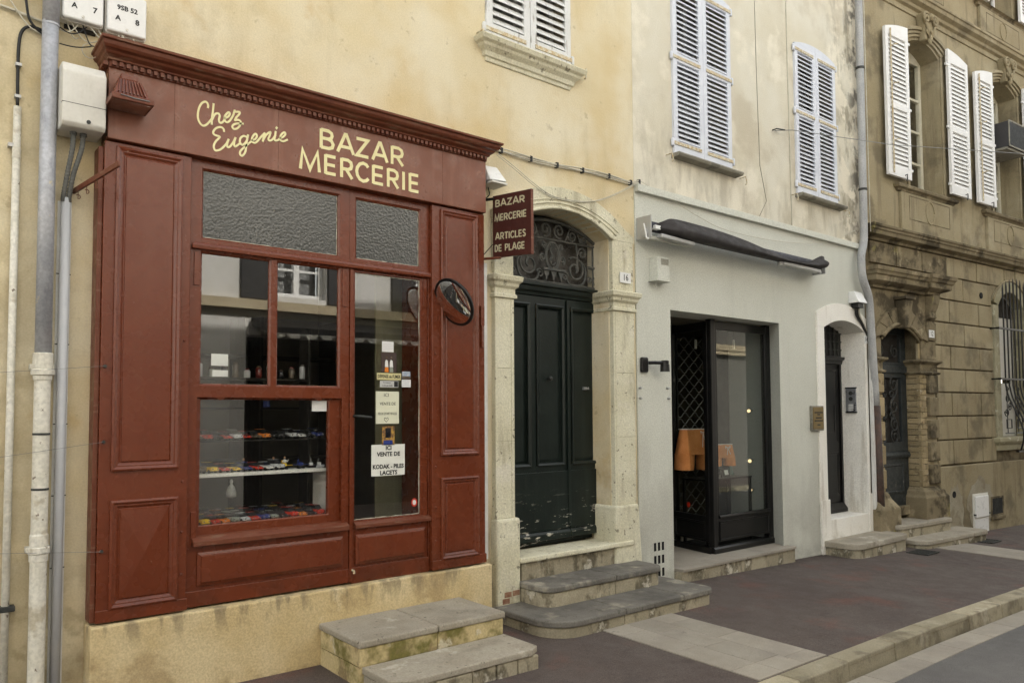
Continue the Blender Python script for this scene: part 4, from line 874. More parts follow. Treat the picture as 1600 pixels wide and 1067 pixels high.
n9 = notice('film_flyer', 2.778, 2.882, 1.422, 1.560, mat('flyer_print', (.52,.30,.06), (.12,.06,.04), 38, .4, fine=.0), 'colourful cut-out flyer between the two white notices on the bazaar door', 'flyer')
obj('print_block', M().box(2.79, 2.865, YG-.0019, YG-.0014, 1.428, 1.458), PM['blue'], n9); obj('print_block', M().box(2.805, 2.85, YG-.0019, YG-.0014, 1.475, 1.545), PM['black'], n9)
n10 = thing('round_sticker', (3.05, YG, .96), 'small red and white oval sticker low on the bazaar door glass', 'sticker')
el = lambda a_, b_, cx_, cz_, n=20: [(cx_+a_*math.cos(2*math.pi*i/n), cz_+b_*math.sin(2*math.pi*i/n)) for i in range(n)]
obj('rim', M().prism(el(.026,.032,3.05,.993), YG-.0012, YG-.0004), PM['red'], n10); obj('centre', M().prism(el(.015,.019,3.05,.993), YG-.0018, YG-.0013), m_plate, n10)
YL = YF+.0495
tag(obj('blank_paper', M().box(2.25, 2.358, YL-.0015, YL-.0005, 1.67, 1.742), m_plate), 'blank white paper in the top right corner of the lower bazaar window', 'paper')
yA = YF+.0275
r = thing('price_sheet', (1.62, yA, 1.89), 'two white sheets stuck inside the left bazaar window pane', 'paper')
obj('sheet', M().box(1.567, 1.672, yA+.001, yA+.002, 1.958, 2.033), m_plate, r); obj('sheet', M().box(1.575, 1.672, yA+.001, yA+.002, 1.89, 1.931), m_plate, r)

js = thing('jar_shelf', (1.95,.55,1.9), 'dark shelf behind the upper bazaar panes carrying small jars', 'shelf')
obj('board', M().box(1.45,2.49,.50,.66,1.90,1.915), m_dark, js)
for s in (1.46,2.48): obj('upright', M().box(s-.01,s+.01,.5,.66,.954,2.3), m_dark, js)
JC = ['brown','dark red','silver','grey green','black','brown','silver','dark red','grey green','black','brown','silver']
for i, c in enumerate(JC):
    xx = 1.52+i*.085; r = thing('small_jar', (xx,.57,1.916), f'small {c} jar, {ORD[i]} from the left on the shelf behind the upper bazaar panes', 'jar', 'small jars behind the upper panes')
    h = .05+.02*((i*7) % 3); obj('body', M().lathe([(.02,0),(.024,.005),(.024,h),(.014,h+.008)], (xx,.57,1.916), 10), PM[c], r, smooth=True); obj('lid', M().lathe([(.016,0),(.016,.012)], (xx,.57,1.9245+h), 10), PM['brown'] if i % 2 else PM['dark red'], r)
# ================================================================ fittings on the yellow wall, left
dp = thing('drainpipe', (.657, -.09, 0), 'left drainpipe, pale blue zinc above and white cast iron below, beside the red shopfront', 'drainpipe')
obj('zinc_pipe', M().tube([(.657,-.09,9.0),(.657,-.09,3.84)], .0425, 20), m_zinc, dp, smooth=True, )
obj('zinc_pipe', M().tube([(.655,-.09,3.86),(.657,-.09,1.93)], .041, 20), m_zinc, dp, smooth=True)
obj('cast_pipe', M().lathe([(.041,-.2),(.041,.86),(.046,.862),(.048,.90),(.054,.905),(.054,.935),(.046,.94),(.046,1.0),(.0405,1.01),(.0405,1.84),(.046,1.85),(.047,1.87),(.058,1.875),(.058,1.90),(.05,1.905),(.05,1.99),(.046,1.995)], (.657,-.09,0), 20), m_iron, dp, bev=0)
for z in (3.845, 1.55, 1.25): obj('pipe_band', M().lathe([(.043,-.006),(.0435,0),(.043,.006)], (.657,-.09,z), 20), m_zinc if z > 2 else m_gmetal, dp)
for z in (1.92, .92): obj('wall_bracket', M().box(.60,.715,-.07,.0,z-.015,z+.015), m_iron, dp, bev=.003)
obj('pipe_band', M().lathe([(.0445,-.02),(.046,0),(.0445,.02)], (.657,-.09,.12), 20), PM['blue'], dp)
tp = thing('thin_pipe', (.515,-.03,0), 'thin white wall pipe at the far left edge, black cable entering its top', 'pipe')
obj('pipe', M().tube([(.517,-.03,-.2),(.515,-.03,3.36)], .019, 14), m_iron, tp, smooth=True)
obj('sleeve', M().lathe([(.021,-.03),(.021,.03)], (.515,-.03,3.1), 14), m_iron, tp); obj('clip', M().box(.49,.56,-.055,0,.60,.63), m_gmetal, tp, bev=.004); obj('clip', M().box(.475,.52,-.04,0,3.13,3.15), m_alu, tp)
cb = M().tube(smooth_pts([(.515,-.025,3.35),(.513,-.022,3.55),(.515,-.022,3.72),(.53,-.022,3.80),(.57,-.022,3.835),(.64,-.02,3.83)]), .0085, 8)
obj('cable', cb, m_cable, tp, smooth=True)
for z in (3.42, 3.60): obj('cable_clip', M().box(.50,.53,-.036,0,z-.008,z+.008), m_alu, tp)
mb = thing('meter_box', (.81, 0, 3.25), 'cream plastic meter box with two grey hoses left of the fascia', 'meter box')
obj('housing', M().prism([(.0,3.25),(-.215,3.25),(-.235,3.27),(-.235,3.56),(-.19,3.615),(0,3.62)], .70, .918, 'x'), m_plast, mb, bev=.008)
obj('cover_seam', M().box(.699,.9185,-.2356,-.20,3.375,3.378), m_gmetal, mb); obj('lock', M().lathe([(.011,0),(.011,-.006),(.005,-.007)], (.83,-.2352,3.285), 12, 'y'), m_gmetal, mb)
for k in (0, 1):
    pts = smooth_pts([(.775+k*.05,-.12,3.26),(.772+k*.045,-.12,3.16),(.755+k*.03,-.09,3.02),(.742+k*.028,-.065,2.9),(.742+k*.027,-.06,2.86)], 14)
    obj('corrugated_hose', M().tube(pts, [.0145 if i % 2 else .0125 for i in range(len(pts))], 10), mat('grey_hose', (.11,.11,.10), None, 4, .6, fine=0) if k == 0 else bpy.data.materials['grey_hose'], mb)
    obj('gland', M().lathe([(.019,-.02),(.019,.0)], (.775+k*.05,-.12,3.255), 12), bpy.data.materials['grey_hose'], mb)
cdt = thing('conduit', (.755,-.04,0), 'grey plastic conduit on a pale strip running down from the meter box hoses', 'conduit')
obj('tube', M().tube([(.757,-.05,2.885),(.752,-.05,-.2)], .026, 14), m_pvc, cdt, smooth=True); obj('backing_strip', M().box(.722,.735,-.025,-.002,-.2,2.87), m_wpvc, cdt); obj('backing_strip', M().box(.775,.79,-.025,-.002,-.2,2.87), m_wpvc, cdt)
for z in (2.45,2.05,1.6,1.2,.8): obj('clip', M().box(.72,.792,-.03,-.0255,z,z+.006), m_gmetal, cdt)
def junction(x0, x1, z0, z1, lines, label):
    r = thing('junction_box', ((x0+x1)/2, 0, z0), label, 'junction box', 'white telephone junction boxes')
    cxr = (x0+x1)/2; rr_ = .022; n = 6
    def rp(i):
        out = []
        for (cx_, cz_, a0) in ((x1-rr_, z0+rr_, -90), (x1-rr_, z1-rr_, 0), (x0+rr_, z1-rr_, 90), (x0+rr_, z0+rr_, 180)):
            for k in range(n+1):
                a = R(a0+90*k/n); out.append((cx_+(rr_-i)*math.cos(a), cz_+(rr_-i)*math.sin(a)))
        return out
    obj('case', M().prism(rp(0), -.07, -.02), m_plast, r, bev=.003); obj('lid', M().prism(rp(.006), -.105, -.0701), m_plate, r, bev=.012, seg=3)
    obj('back_plate', M().box(x0+.03, x1-.03, -.02, 0, z0-.02, z1-.02), m_dark, r)
    obj('screw', M().lathe([(.008,0),(.008,-.005)], (cxr, -.105, z0+.03), 10, 'y'), m_plast, r)
    for b_, dx, dz, s_ in lines: text(b_, s_, (cxr+dx, -.1062, z0+dz), m_ink, r, 'stencil', off=.0012, ext=.0003)
junction(.703, .925, 3.905, 4.16, [('A', -.045, .085, .042), ('7', .06, .085, .046)], 'left white junction box stencilled A 7 above the cornice')
junction(.932, 1.158, 3.90, 4.155, [('9SB 52', .0, .155, .04), ('A', -.05, .09, .042), ('8', .055, .09, .046)], 'right white junction box stencilled A 8 above the cornice')
wr = thing('loose_wires', (.85, 0, 3.8), 'tangle of white and black wires hanging below the junction boxes', 'wires')
rw = random.Random(11)
for k, (xa, za, xb, zb, sag, mt_) in enumerate(((.74,3.91,.80,3.83,.05,m_cablew),(.76,3.91,.90,3.84,.06,m_cablew),(.80,3.91,.70,3.85,.04,m_cablew),(.82,3.91,.88,3.80,.05,m_cable),(.70,3.86,.84,3.90,.05,m_cable),(.90,3.90,.97,3.83,.03,m_cablew),(.86,3.90,.95,3.82,.02,m_cablew),(1.0,3.90,1.08,3.82,.02,m_cablew),(1.03,3.90,.93,3.81,.02,m_cablew),(1.08,3.90,1.15,3.80,.03,m_cablew),(1.02,3.90,1.14,3.83,.05,m_cablew),(.70,3.75,.86,3.78,.02,m_cable))):
    pts = [(xa+(xb-xa)*t, -.03-.02*math.sin(math.pi*t)-.004*k, za+(zb-za)*t-sag*math.sin(math.pi*t)) for t in [i/8 for i in range(9)]]
    obj('wire', M().tube([(a_, b_-.02, c_) for a_, b_, c_ in pts], .0036, 5), mt_, wr, smooth=True)
obj('wire_loop', M().tube([(.86+.04*math.cos(a*.42), -.05, 3.77+.042*math.sin(a*.42)) for a in range(16)], .003, 5), m_cablew, wr, smooth=True)
obj('wire', M().tube(smooth_pts([(1.35,-.02,3.80),(1.40,-.03,3.83),(1.42,-.02,3.85),(1.44,-.03,3.80)]), .0028, 5), m_cablew, wr)
lc = thing('wall_cables', (.4, -.02, 3.9), 'bundle of cables crossing the yellow wall left of the drainpipe', 'cables')
obj('cable', M().tube(smooth_pts([(-.6,-.02,4.0),(.42,-.02,3.91),(.5,-.02,3.90),(.6,-.02,3.885),(.70,-.02,3.87)]), .008, 8), m_cablew, lc, smooth=True)
obj('cable', M().tube(smooth_pts([(.42,-.03,4.05),(.47,-.03,3.95),(.55,-.03,3.84),(.62,-.03,3.80)]), .004, 6), m_cablew, lc, smooth=True)
obj('cable', M().tube(smooth_pts([(.53,-.035,4.1),(.545,-.035,3.95),(.565,-.035,3.86),(.63,-.03,3.80)]), .007, 6), m_cable, lc, smooth=True)
for k, (z0, z1) in enumerate(((1.89,1.93),(1.43,1.50),(.93,.885))):
    lw_ = thing('guy_wire', (.95,-.15,z1), ['upper','middle','lower'][k]+' thin wire fixed to the left edge of the red shopfront', 'wire', 'thin wires fixed to the shopfront')
    obj('wire', M().tube([(-.3,-.10,z0-.1+.03*k),(.45,-.13,z0-(.0 if k else .01)),(.955,-.158,z1)], .0013, 5), m_wire, lw_); obj('screw_eye', M().lathe([(.008,-.02),(.01,0),(.006,.012)], (.955,-.14,z1), 8, 'y'), m_gmetal, lw_)
hr = thing('hook_rail', (.80, 0, 2.93), 'red iron bar with small hooks beside the left pilaster', 'hook rail')
A_, B_ = Vector((.80,-.01,2.925)), Vector((.925,-.55,2.975)); d_ = (B_-A_).normalized(); nn_ = Vector((-d_.y, d_.x, 0)).normalized()*.007
obj('bar', M().hexa([A_-nn_, B_-nn_, B_+nn_, A_+nn_] + [p+Vector((0,0,.03)) for p in (A_-nn_, B_-nn_, B_+nn_, A_+nn_)]), m_redw, hr, bev=.002)
for k in range(5):
    c_ = A_ + d_*(.06+.11*k); obj('hook', M().tube([c_+Vector((0,0,.0)), c_+Vector((0,0,-.02))] + [c_+Vector((.012*math.sin(a*.5)*1.0, 0, -.032-.012*math.cos(a*.5)+.012-.012)) for a in range(9)], .0025, 5), m_redw, hr)
fl = thing('floodlight', (1.03,-.3,3.42), 'red painted floodlight with cooling fins on the left of the fascia', 'floodlight')
obj('housing', M().hexa([(.93,-.36,3.44),(1.12,-.36,3.44),(1.12,-.21,3.44),(.93,-.21,3.44),(.965,-.30,3.555),(1.085,-.30,3.555),(1.085,-.215,3.555),(.965,-.215,3.555)]), m_red, fl, bev=.006)
for k in range(8): obj('cooling_fin', M().hexa([(.95+k*.02,-.365,3.455),(.957+k*.02,-.365,3.455),(.957+k*.02,-.35,3.455),(.95+k*.02,-.35,3.455),(.968+k*.0145,-.312,3.55),(.973+k*.0145,-.312,3.55),(.973+k*.0145,-.30,3.55),(.968+k*.0145,-.30,3.55)]), m_redw, fl)
obj('gear_box', M().box(.98,1.07,-.29,-.20,3.556,3.59), m_red, fl, bev=.006)
obj('front_frame', M().box(.915,1.135,-.385,-.19,3.405,3.438), m_redw, fl, bev=.004); obj('lamp_glass', M().box(.93,1.12,-.37,-.205,3.400,3.404), m_glass, fl)
obj('clasp', M().tube([(.96,-.387,3.43),(1.03,-.39,3.422),(1.11,-.387,3.425)], .003, 5), m_wire, fl); obj('bracket', M().box(1.01,1.04,-.20,-.165,3.42,3.5), m_red, fl)
# ================================================================ hanging sign, mirror, cables at the shop's right
sg = thing('hanging_sign', (3.785, 0, 2.9), 'dark red double sided sign hung out beside the shopfront, lettered bazar mercerie', 'sign')
P0, U_ = Vector((3.786,-.10,2.907)), Vector((.040,-.43,-.030)); N_ = Vector((-.43,-.04,0)).normalized(); UH = U_
HZ = .508
def sgp(u, v, d): return P0 + UH*u + Vector((0,0,HZ*v)) + N_*d
c8 = [sgp(0,0,0),sgp(1,0,0),sgp(1,0,-.024),sgp(0,0,-.024),sgp(0,1,0),sgp(1,1,0),sgp(1,1,-.024),sgp(0,1,-.024)]
obj('board', M().hexa(c8), m_signred, sg, bev=.002)
obj('edge_trim', M().hexa([sgp(1.002,-.002,.001),sgp(1.012,-.002,.001),sgp(1.012,-.002,-.025),sgp(1.002,-.002,-.025),sgp(1.002,1.002,.001),sgp(1.012,1.002,.001),sgp(1.012,1.002,-.025),sgp(1.002,1.002,-.025)]), m_redw, sg)
def sign_line(word, u0, u1, v0, v1, w=.0115, rise=0.0):
    tot = sum(LET[c][0] if c != ' ' else .5 for c in word) + .22*(len(word)-1); u = u0; k = (u1-u0)/tot
    for c in word:
        if c == ' ': u += (.5+.22)*k; continue
        wd = LET[c][0]*k; m_ = M()
        for pl in LET[c][1]:
            m_.strip([((u+wd*p)*.43, (v0+rise*(u-u0)+(v1-v0)*q_)*HZ) for p, q_ in pl], w, lambda a_, b_, d: sgp(a_/.43, b_/HZ, .0006+d))
        obj('letter', m_, m_signlet, sg); u += wd+.22*k
sign_line('BAZAR', .08, .85, .815, .92); sign_line('MERCERIE', .06, .89, .585, .69, .0105); sign_line('ARTICLES', .08, .87, .285, .39, .0105); sign_line('DE PLAGE', .06, .84, .095, .20, .0105)
obj('bracket', M().tube([(3.74,-.02,3.39),(3.785,-.12,3.39)], .012, 8), m_cable, sg); obj('bracket', M().tube([(3.70,-.01,2.90),(3.79,-.2,2.895)], .011, 8), m_redw, sg); obj('stay', M().tube([(3.74,-.02,2.93),(3.787,-.1,3.02)], .004, 6), m_cable, sg)
mr = thing('convex_mirror', (3.26,-.3,2.3), 'round black rimmed convex mirror on the right red pilaster', 'mirror')
MN = Vector((-.867,-.064,-.50)).normalized(); MM = MN.to_track_quat('Z','Y').to_matrix(); MC = (3.262,-.30,2.478)
m_mir = mat('mirror_silver', (.88,.88,.88), None, 4, .02, metal=1.0, fine=0)
for nd in m_mir.node_tree.nodes:
    if nd.type == 'BSDF_PRINCIPLED':
        for l in list(m_mir.node_tree.links):
            if l.to_node == nd and l.to_socket.name == 'Roughness': m_mir.node_tree.links.remove(l)
        nd.inputs['Roughness'].default_value = .01
obj('mirror_face', M().lathe([(.188*math.sin(t*.105)/math.sin(1.05), .30*(math.cos(t*.105)-math.cos(1.05))*.24) for t in range(10, 0, -1)] + [(.0005, .30*(1-math.cos(1.05))*.24)], MC, 40, 'z', MM), m_mir, mr, smooth=True)
obj('rim', M().lathe([(.186,-.008),(.192,-.008),(.194,.0),(.192,.008),(.186,.008)], MC, 40, 'z', MM), m_black, mr, smooth=True)
obj('back_shell', M().lathe([(.186,-.002),(.17,-.03),(.10,-.05),(.02,-.055)], MC, 32, 'z', MM), m_black, mr, smooth=True)
obj('arm', M().tube([Vector(MC)-MN*.04, (3.36,-.22,2.52), (3.40,-.142,2.5)], .011, 8), m_black, mr, smooth=True)
wl = thing('white_floodlight', (3.78,-.1,3.5), 'white wedge shaped floodlight under the right end of the red cornice', 'floodlight')
obj('housing', M().hexa([(3.69,-.20,3.515),(3.86,-.20,3.525),(3.86,-.02,3.525),(3.69,-.02,3.515),(3.685,-.13,3.645),(3.81,-.13,3.65),(3.81,-.02,3.65),(3.685,-.02,3.645)]), m_plate, wl, bev=.008); obj('glass_frame', M().box(3.70,3.86,-.205,-.02,3.495,3.512), m_plast, wl, bev=.003)
obj('cable', M().tube(smooth_pts([(3.74,-.05,3.50),(3.73,-.04,3.42),(3.75,-.03,3.38),(3.73,-.03,3.30),(3.735,-.03,2.9)]), .009, 6), m_cable, wl); obj('cable', M().tube(smooth_pts([(3.77,-.06,3.5),(3.79,-.05,3.44),(3.75,-.04,3.40)]), .005, 6), m_cable, wl)
tag(obj('white_duct', M().box(3.71,3.765,-.05,-.002,.485,2.87), m_wpvc, bev=.004), 'narrow white plastic duct running up the right edge of the red shopfront', 'duct')
obj_ = thing('cable_bundle', (4.7,-.02,3.85), 'bundled white cables clipped along the yellow wall above the arched door', 'cables')
base = [(3.80,3.84),(3.94,3.846),(4.265,3.842),(4.572,3.848),(4.89,3.864),(5.235,3.877),(5.538,3.872),(5.66,3.90)]
for k in range(4): obj('cable', M().tube([(p.x, -.022-.006*(k % 2), p.y) for p in smooth_pts([Vector((a, b+.009*k-.013+.006*math.sin(i*2.1+k*1.7))) for i, (a, b) in enumerate(base)], 5)], .0055, 6), m_cablew, obj_, smooth=True)
for a, b in base[1:]: obj('cable_tie', M().box(a-.012, a+.012, -.036, -.0, b-.022, b+.026), m_cable, obj_, bev=.003)
dr_ = thing('drooping_wires', (4.6,-.03,3.6), 'two thin white wires drooping across the arch of the green door', 'wires')
for k in (0, 1): obj('wire', M().tube([(p.x, -.06, p.y) for p in smooth_pts([Vector((a+.02*k, b+.012*k*(1 if i < 5 else 0))) for i, (a, b) in enumerate([(3.86,3.785),(4.057,3.70),(4.27,3.60),(4.492,3.535),(4.805,3.55),(5.052,3.612),(5.311,3.725),(5.566,3.866)])], 5)], .0035, 5), m_cablew, dr_, smooth=True)
tag(obj('sagging_wire', M().tube([(p.x, -.05, p.y) for p in smooth_pts([Vector(q_) for q_ in ((5.66,3.90),(6.062,3.812),(6.525,3.702),(7.023,3.625),(7.887,3.632),(8.724,3.708),(9.344,3.841),(10.05,4.10))], 6)], .003, 5), m_cablew, smooth=True), 'thin wire sagging across the grey front behind the charcoal awning', 'wire')
# ================================================================ grey house
gh = thing('grey_house', (5.6, 0, 0), 'house with beige upper wall, grey painted ground floor and pale blue shutters', 'house')
obj('upper_wall', M().wall(5.607, 10.19, 3.868, 9.6, 0, .34, [(6.24,7.18,4.34,6.17),(8.58,9.48,4.34,6.17),(6.24,7.18,7.4,9.0),(8.58,9.48,7.4,9.0)]), m_gup, gh)
obj('front_wall', M().wall(5.607, 10.17, -.5, 3.866, -.012, .34, [(6.117,8.28,-.5,2.682),(9.03,10.14,-.5,2.83)]), m_gray, gh)
house_sunblock(gh, 5.61, 10.17, 9.6)
obj('splayed_jamb', M().prism([(8.085,-.012),(8.279,-.012),(8.279,.339),(8.25,.339),(8.215,.2)], -.3, 2.682, 'z'), m_gray, gh)
obj('string_course', M().box(5.607, 10.11, -.058, -.0125, 3.80, 3.872), m_gray, gh, bev=.004)
obj('wall_base', M().box(8.28, 8.90, -.02, .1, -.4, gz(8.6)+.02), m_gray, gh)
for (a, b) in ((6.205, 7.21), (8.545, 9.515)):
    c_ = (a+b)/2
    window_back(gh, a+.06, b-.06, 4.36, 6.15, .2)
    shutter_leaf(gh, a, c_-.001, 4.305, 6.3, -.028, m_shutl, 13, 16, 5.33, top=(6.19,6.262), st=.068, straps=(4.40,5.31,6.10), hinge_side=-1)
    shutter_leaf(gh, c_+.001, b, 4.305, 6.3, -.028, m_shutl, 13, 16, 5.33, top=(6.262,6.185), st=.068, straps=(4.40,5.31,6.10), hinge_side=1)
    obj('window_sill', M().prism([(.0,4.255),(-.10,4.262),(-.115,4.285),(-.105,4.302),(.0,4.304)], a-.02, b+.09, 'x'), m_sill, gh, bev=.004)
    for ax in (a-.10, b+.17): obj('shutter_catch', M().tube([(ax,0,4.27),(ax,-.08,4.27),(ax+.01,-.085,4.20),(ax-.01,-.085,4.18)], .007, 6), m_rust, gh)
# vent tiles
for r_ in range(3):
    for c_ in range(3):
        xx, zz = 5.815+c_*.058, .345-r_*.125
        if zz-.04 > gz(6)-.2: obj('vent_hole', M().box(xx, xx+.034, -.0135, -.0125, zz-.045, zz+.035), m_shadow, gh)
for a, b in ((5.604,1.885),(6.011,1.888),(5.604,1.786),(6.03,1.786)):
    obj('wall_plug', M().lathe([(.012,0),(.012,-.03),(.006,-.032)], (a+.03,-.012,b), 8, 'y'), m_alu, gh)
# ---- white door surround number 14
ws = obj('white_surround', M().wall(8.90, 10.165, gz(9)-.3, 2.70, -.035, .32, [(9.07,10.10,.30,2.70)]), m_white, gh, bev=.006)
WI, WO = arc(9.585, 2.70, .515, .118, 14), arc(9.53, 2.88, .63, .15, 14)
obj('arch_head', M().prism([(9.0701,2.701)] + WI[1:-1] + [(10.0999,2.701),(10.16,2.701)] + [(x,z) for x, z in reversed(WO)] + [(8.90,2.701)], -.035, .30), m_white, ws)
for a, b in ((8.885,9.095),(10.085,10.18)): obj('base_block', M().box(a, b, -.047, -.0351, gz(9)-.3, .56), m_white, ws, bev=.004)
d14 = obj('door', M().wall(9.0, 10.13, .30, 2.83, .30, .35, [(9.16,10.06,.42,2.28)]), m_black, gh)
obj('leaf', M().box(9.161, 10.059, .325, .345, .421, 2.279), m_black, d14)
obj('panel', M().rings(9.21, 10.01, 1.22, 2.22, [(0,.325),(.0,.312),(.03,.318),(.035,.322)]), m_black, d14); obj('panel', M().rings(9.28, 9.94, 1.35, 1.75, [(0,.322),(.0,.316),(.02,.316),(.02,.322)], cap=False), m_black, d14)
obj('panel', M().rings(9.21, 10.01, .52, 1.10, [(0,.325),(.0,.312),(.03,.318),(.035,.322)]), m_black, d14)
obj('transom_cornice', M().cornice(9.06, 10.09, .30, [(0,2.28),(.02,2.285),(.03,2.33),(.06,2.35),(.06,2.38),(.0,2.39)], .31, (0,0)), m_black, d14, bev=.003)
for k in range(9): obj('fanlight_bar', M().box(9.12+k*.11, 9.14+k*.11, .285, .299, 2.40, 2.80), m_gmetal, d14)
for k in range(3): obj('fanlight_bar', M().box(9.06, 10.09, .280, .2845, 2.47+k*.11, 2.485+k*.11), m_gmetal, d14)
obj('foot_rail', M().cornice(9.06, 10.09, .30, [(.0,.302),(.05,.305),(.05,.35),(.02,.39),(.0,.42)], .31, (0,0)), m_black, d14, bev=.004)
obj('threshold', M().box(9.071, 10.099, -.034, .30, .27, .301), m_white, ws)
s14 = thing('stone_steps', (9.6,-.2,gz(9.6)), 'single thick rounded stone step below the white framed black door', 'steps', 'stone doorsteps along the pavement')
step(s14, 8.93, 10.30, -.46, -.036, .068, gz(9.6)-.2, [9.35], .17, .10, .075, m_stepstone, m_riser)
number_plate('14', 10.13, 2.60, -.036, 'small white number 14 plate on the white door surround', .07, .10)
bp_ = thing('brass_plate', (8.85,-.05,1.42), 'engraved brass name plate beside the white framed black door', 'name plate')
obj('backing', M().box(8.715,8.985,-.045,-.013,1.415,1.715), m_sill, bp_, bev=.003); obj('plate', M().box(8.735,8.975,-.052,-.0452,1.435,1.70), m_brass, bp_, bev=.002)
for k, (w_, z_) in enumerate(((.19,1.635),(.06,1.61),(.14,1.57),(.19,1.535),(.07,1.485))): obj('engraved_line', M().box(8.855-w_/2, 8.855+w_/2, -.0532, -.0522, z_-.008, z_+.007), m_ink, bp_)
ic = thing('intercom', (10.09,.17,1.63), 'steel intercom panel in the side of the white doorway', 'intercom')
obj('panel', M().box(10.078,10.099,.095,.235,1.64,1.955), m_steel, ic, bev=.002)
for z0, z1 in ((1.625,1.642),(1.953,1.97)): obj('end_cap', M().box(10.072,10.099,.088,.242,z0,z1), m_black, ic, bev=.002)
for k in range(2): obj('speaker_grille', M().lathe([(.028,0),(.028,-.003)], (10.078,.165,1.89-k*.075), 14, 'x'), m_gmetal, ic)
for k in range(4): obj('button', M().box(10.074,10.0779,.105,.12,1.66+k*.022,1.673+k*.022), m_black, ic); obj('name_tag', M().box(10.075,10.0779,.135,.20,1.66+k*.022,1.675+k*.022), m_plate, ic)
# ---- threshold and black bay window
th_ = thing('shop_threshold', (7.1,-.1,gz(7)), 'long pale stone threshold step of the black framed shop window', 'steps', 'stone doorsteps along the pavement')
for a, b in ((6.118,6.85),(6.85,7.58),(7.58,8.17)):
    obj('tread_slab', M().box(a+.0015, b-.0015, -.125, .34, .072, .10), m_slab, th_, bev=.003); obj('facing_slab', M().box(a+.0015, b-.0015, -.105, .0, gz(7)-.2, .0695), m_riser, th_, bev=.002)
obj('floor_slab', M().box(6.0, 8.27, .342, 2.4, .06, .098), m_slab, th_)
sr = M(); a, b, c, d, e, f = 5.75, 8.62, .342, 2.5, .06, 2.684
sr.box(a-.05,a,c,d,e,f); sr.box(b,b+.05,c,d,e,f); sr.box(a-.05,b+.05,d,d+.05,e,f); sr.box(a-.05,b+.05,c,d+.05,f,f+.05)
tag(obj('boutique_interior', sr, m_inwall), kind='structure')
bw = thing('display_window', (7.6,.2,.1), 'black framed corner display window set back in the grey front', 'shop window')
BA, BB, BC = Vector((7.065,.205,0)), Vector((8.21,.205,0)), Vector((7.20,.86,0))
def post(p, w, z0, z1, name='post'): return obj(name, M().box(p.x-w/2, p.x+w/2, p.y-w/2, p.y+w/2, z0, z1), m_black, bw, bev=.008)
post(BA+Vector((.02,.02,0)), .075, .10, 2.68); post(BB-Vector((.03,-.03,0)), .085, .10, 2.68); post(BC, .08, .10, 2.68)
fs_ = obj('front_sash', M().wall(7.10, 8.18, .22, 2.66, .198, .235, [(7.165,8.11,.50,2.57)]), m_black, bw, bev=.005)
obj('pane', M().box(7.16,8.115,.214,.219,.495,2.575), m_dglass, fs_)
obj('panel_mould', M().rings(7.16,8.12,.23,.44,[(0,.198),(0,.186),(.015,.186),(.02,.197)], cap=False), m_black, fs_); obj('sill_mould', M().prism([(.198,.475),(.178,.475),(.172,.49),(.178,.505),(.198,.51)],7.15,8.13,'x'), m_black, fs_, bev=.002)
obj('foot_mould', M().prism([(.235,.10),(.172,.10),(.172,.15),(.19,.17),(.235,.175)],7.04,8.205,'x'), m_black, bw, bev=.003)
# side sash, built along x then turned
dv = (BC-BA); LL = dv.length; an = math.atan2(dv.y, dv.x)
def turn(m_):
    ca, sa = math.cos(an), math.sin(an)
    m_.v = [(BA.x+v[0]*ca-v[1]*sa, BA.y+v[0]*sa+v[1]*ca, v[2]) for v in m_.v]; return m_
ss_ = obj('side_sash', turn(M().wall(.03, LL, .22, 2.66, -.005, .035, [(.09, LL-.06, .50, 2.57)])), m_black, bw, bev=.005)
obj('pane', turn(M().box(.085, LL-.055, .014, .019, .495, 2.575)), m_dglass, ss_)
obj('panel_mould', turn(M().rings(.09, LL-.07, .23, .44, [(0,.036),(0,.048),(.015,.048),(.02,.036)], cap=False)), m_black, ss_)
obj('foot_mould', turn(M().box(.0, LL, .03, .06, .10, .17)), m_black, ss_, bev=.004)
obj('window_floor', M().prism([(7.12,.25),(8.27,.25),(8.27,.80),(7.22,.80)], .10, .14, 'z'), m_dark, bw)
obj('side_wall', M().box(8.225, 8.275, .26, .80, .12, 2.68), m_shopgrey, bw)
obj('back_wall', M().box(7.80, 8.224, .79, .83, .12, 2.68), mat('charcoal_panel', (.035,.036,.038), None, 4, .7), bw)
sgm = M(); x0g, x1g = 7.24, 7.79; nw = 6; ph = (x1g-x0g)/nw
for j in range(30):
    z = .34+j*.075
    sgm.tube([(x0g+(x1g-x0g)*t/24, .82, z+.03*math.sin(math.pi*2*(t/24)*nw/2+(math.pi if j % 2 else 0))) for t in range(25)], .006, 5)
gg = thing('security_grille', (7.5,.82,.3), 'steel lattice security grille behind the side pane of the black shop window', 'grille')
obj('lattice', sgm, mat('dull_steel', (.16,.16,.155), None, 4, .5, metal=.3, fine=0), gg); obj('guide_rail', M().box(7.21,7.235,.80,.84,.14,2.66), m_black, gg); obj('guide_rail', M().box(7.795,7.81,.775,.789,.14,2.66), m_black, gg)
m_orange = mat('orange_cloth', (.66,.27,.09), (.58,.22,.065), 9, .85, .3, 60, fine=.05)
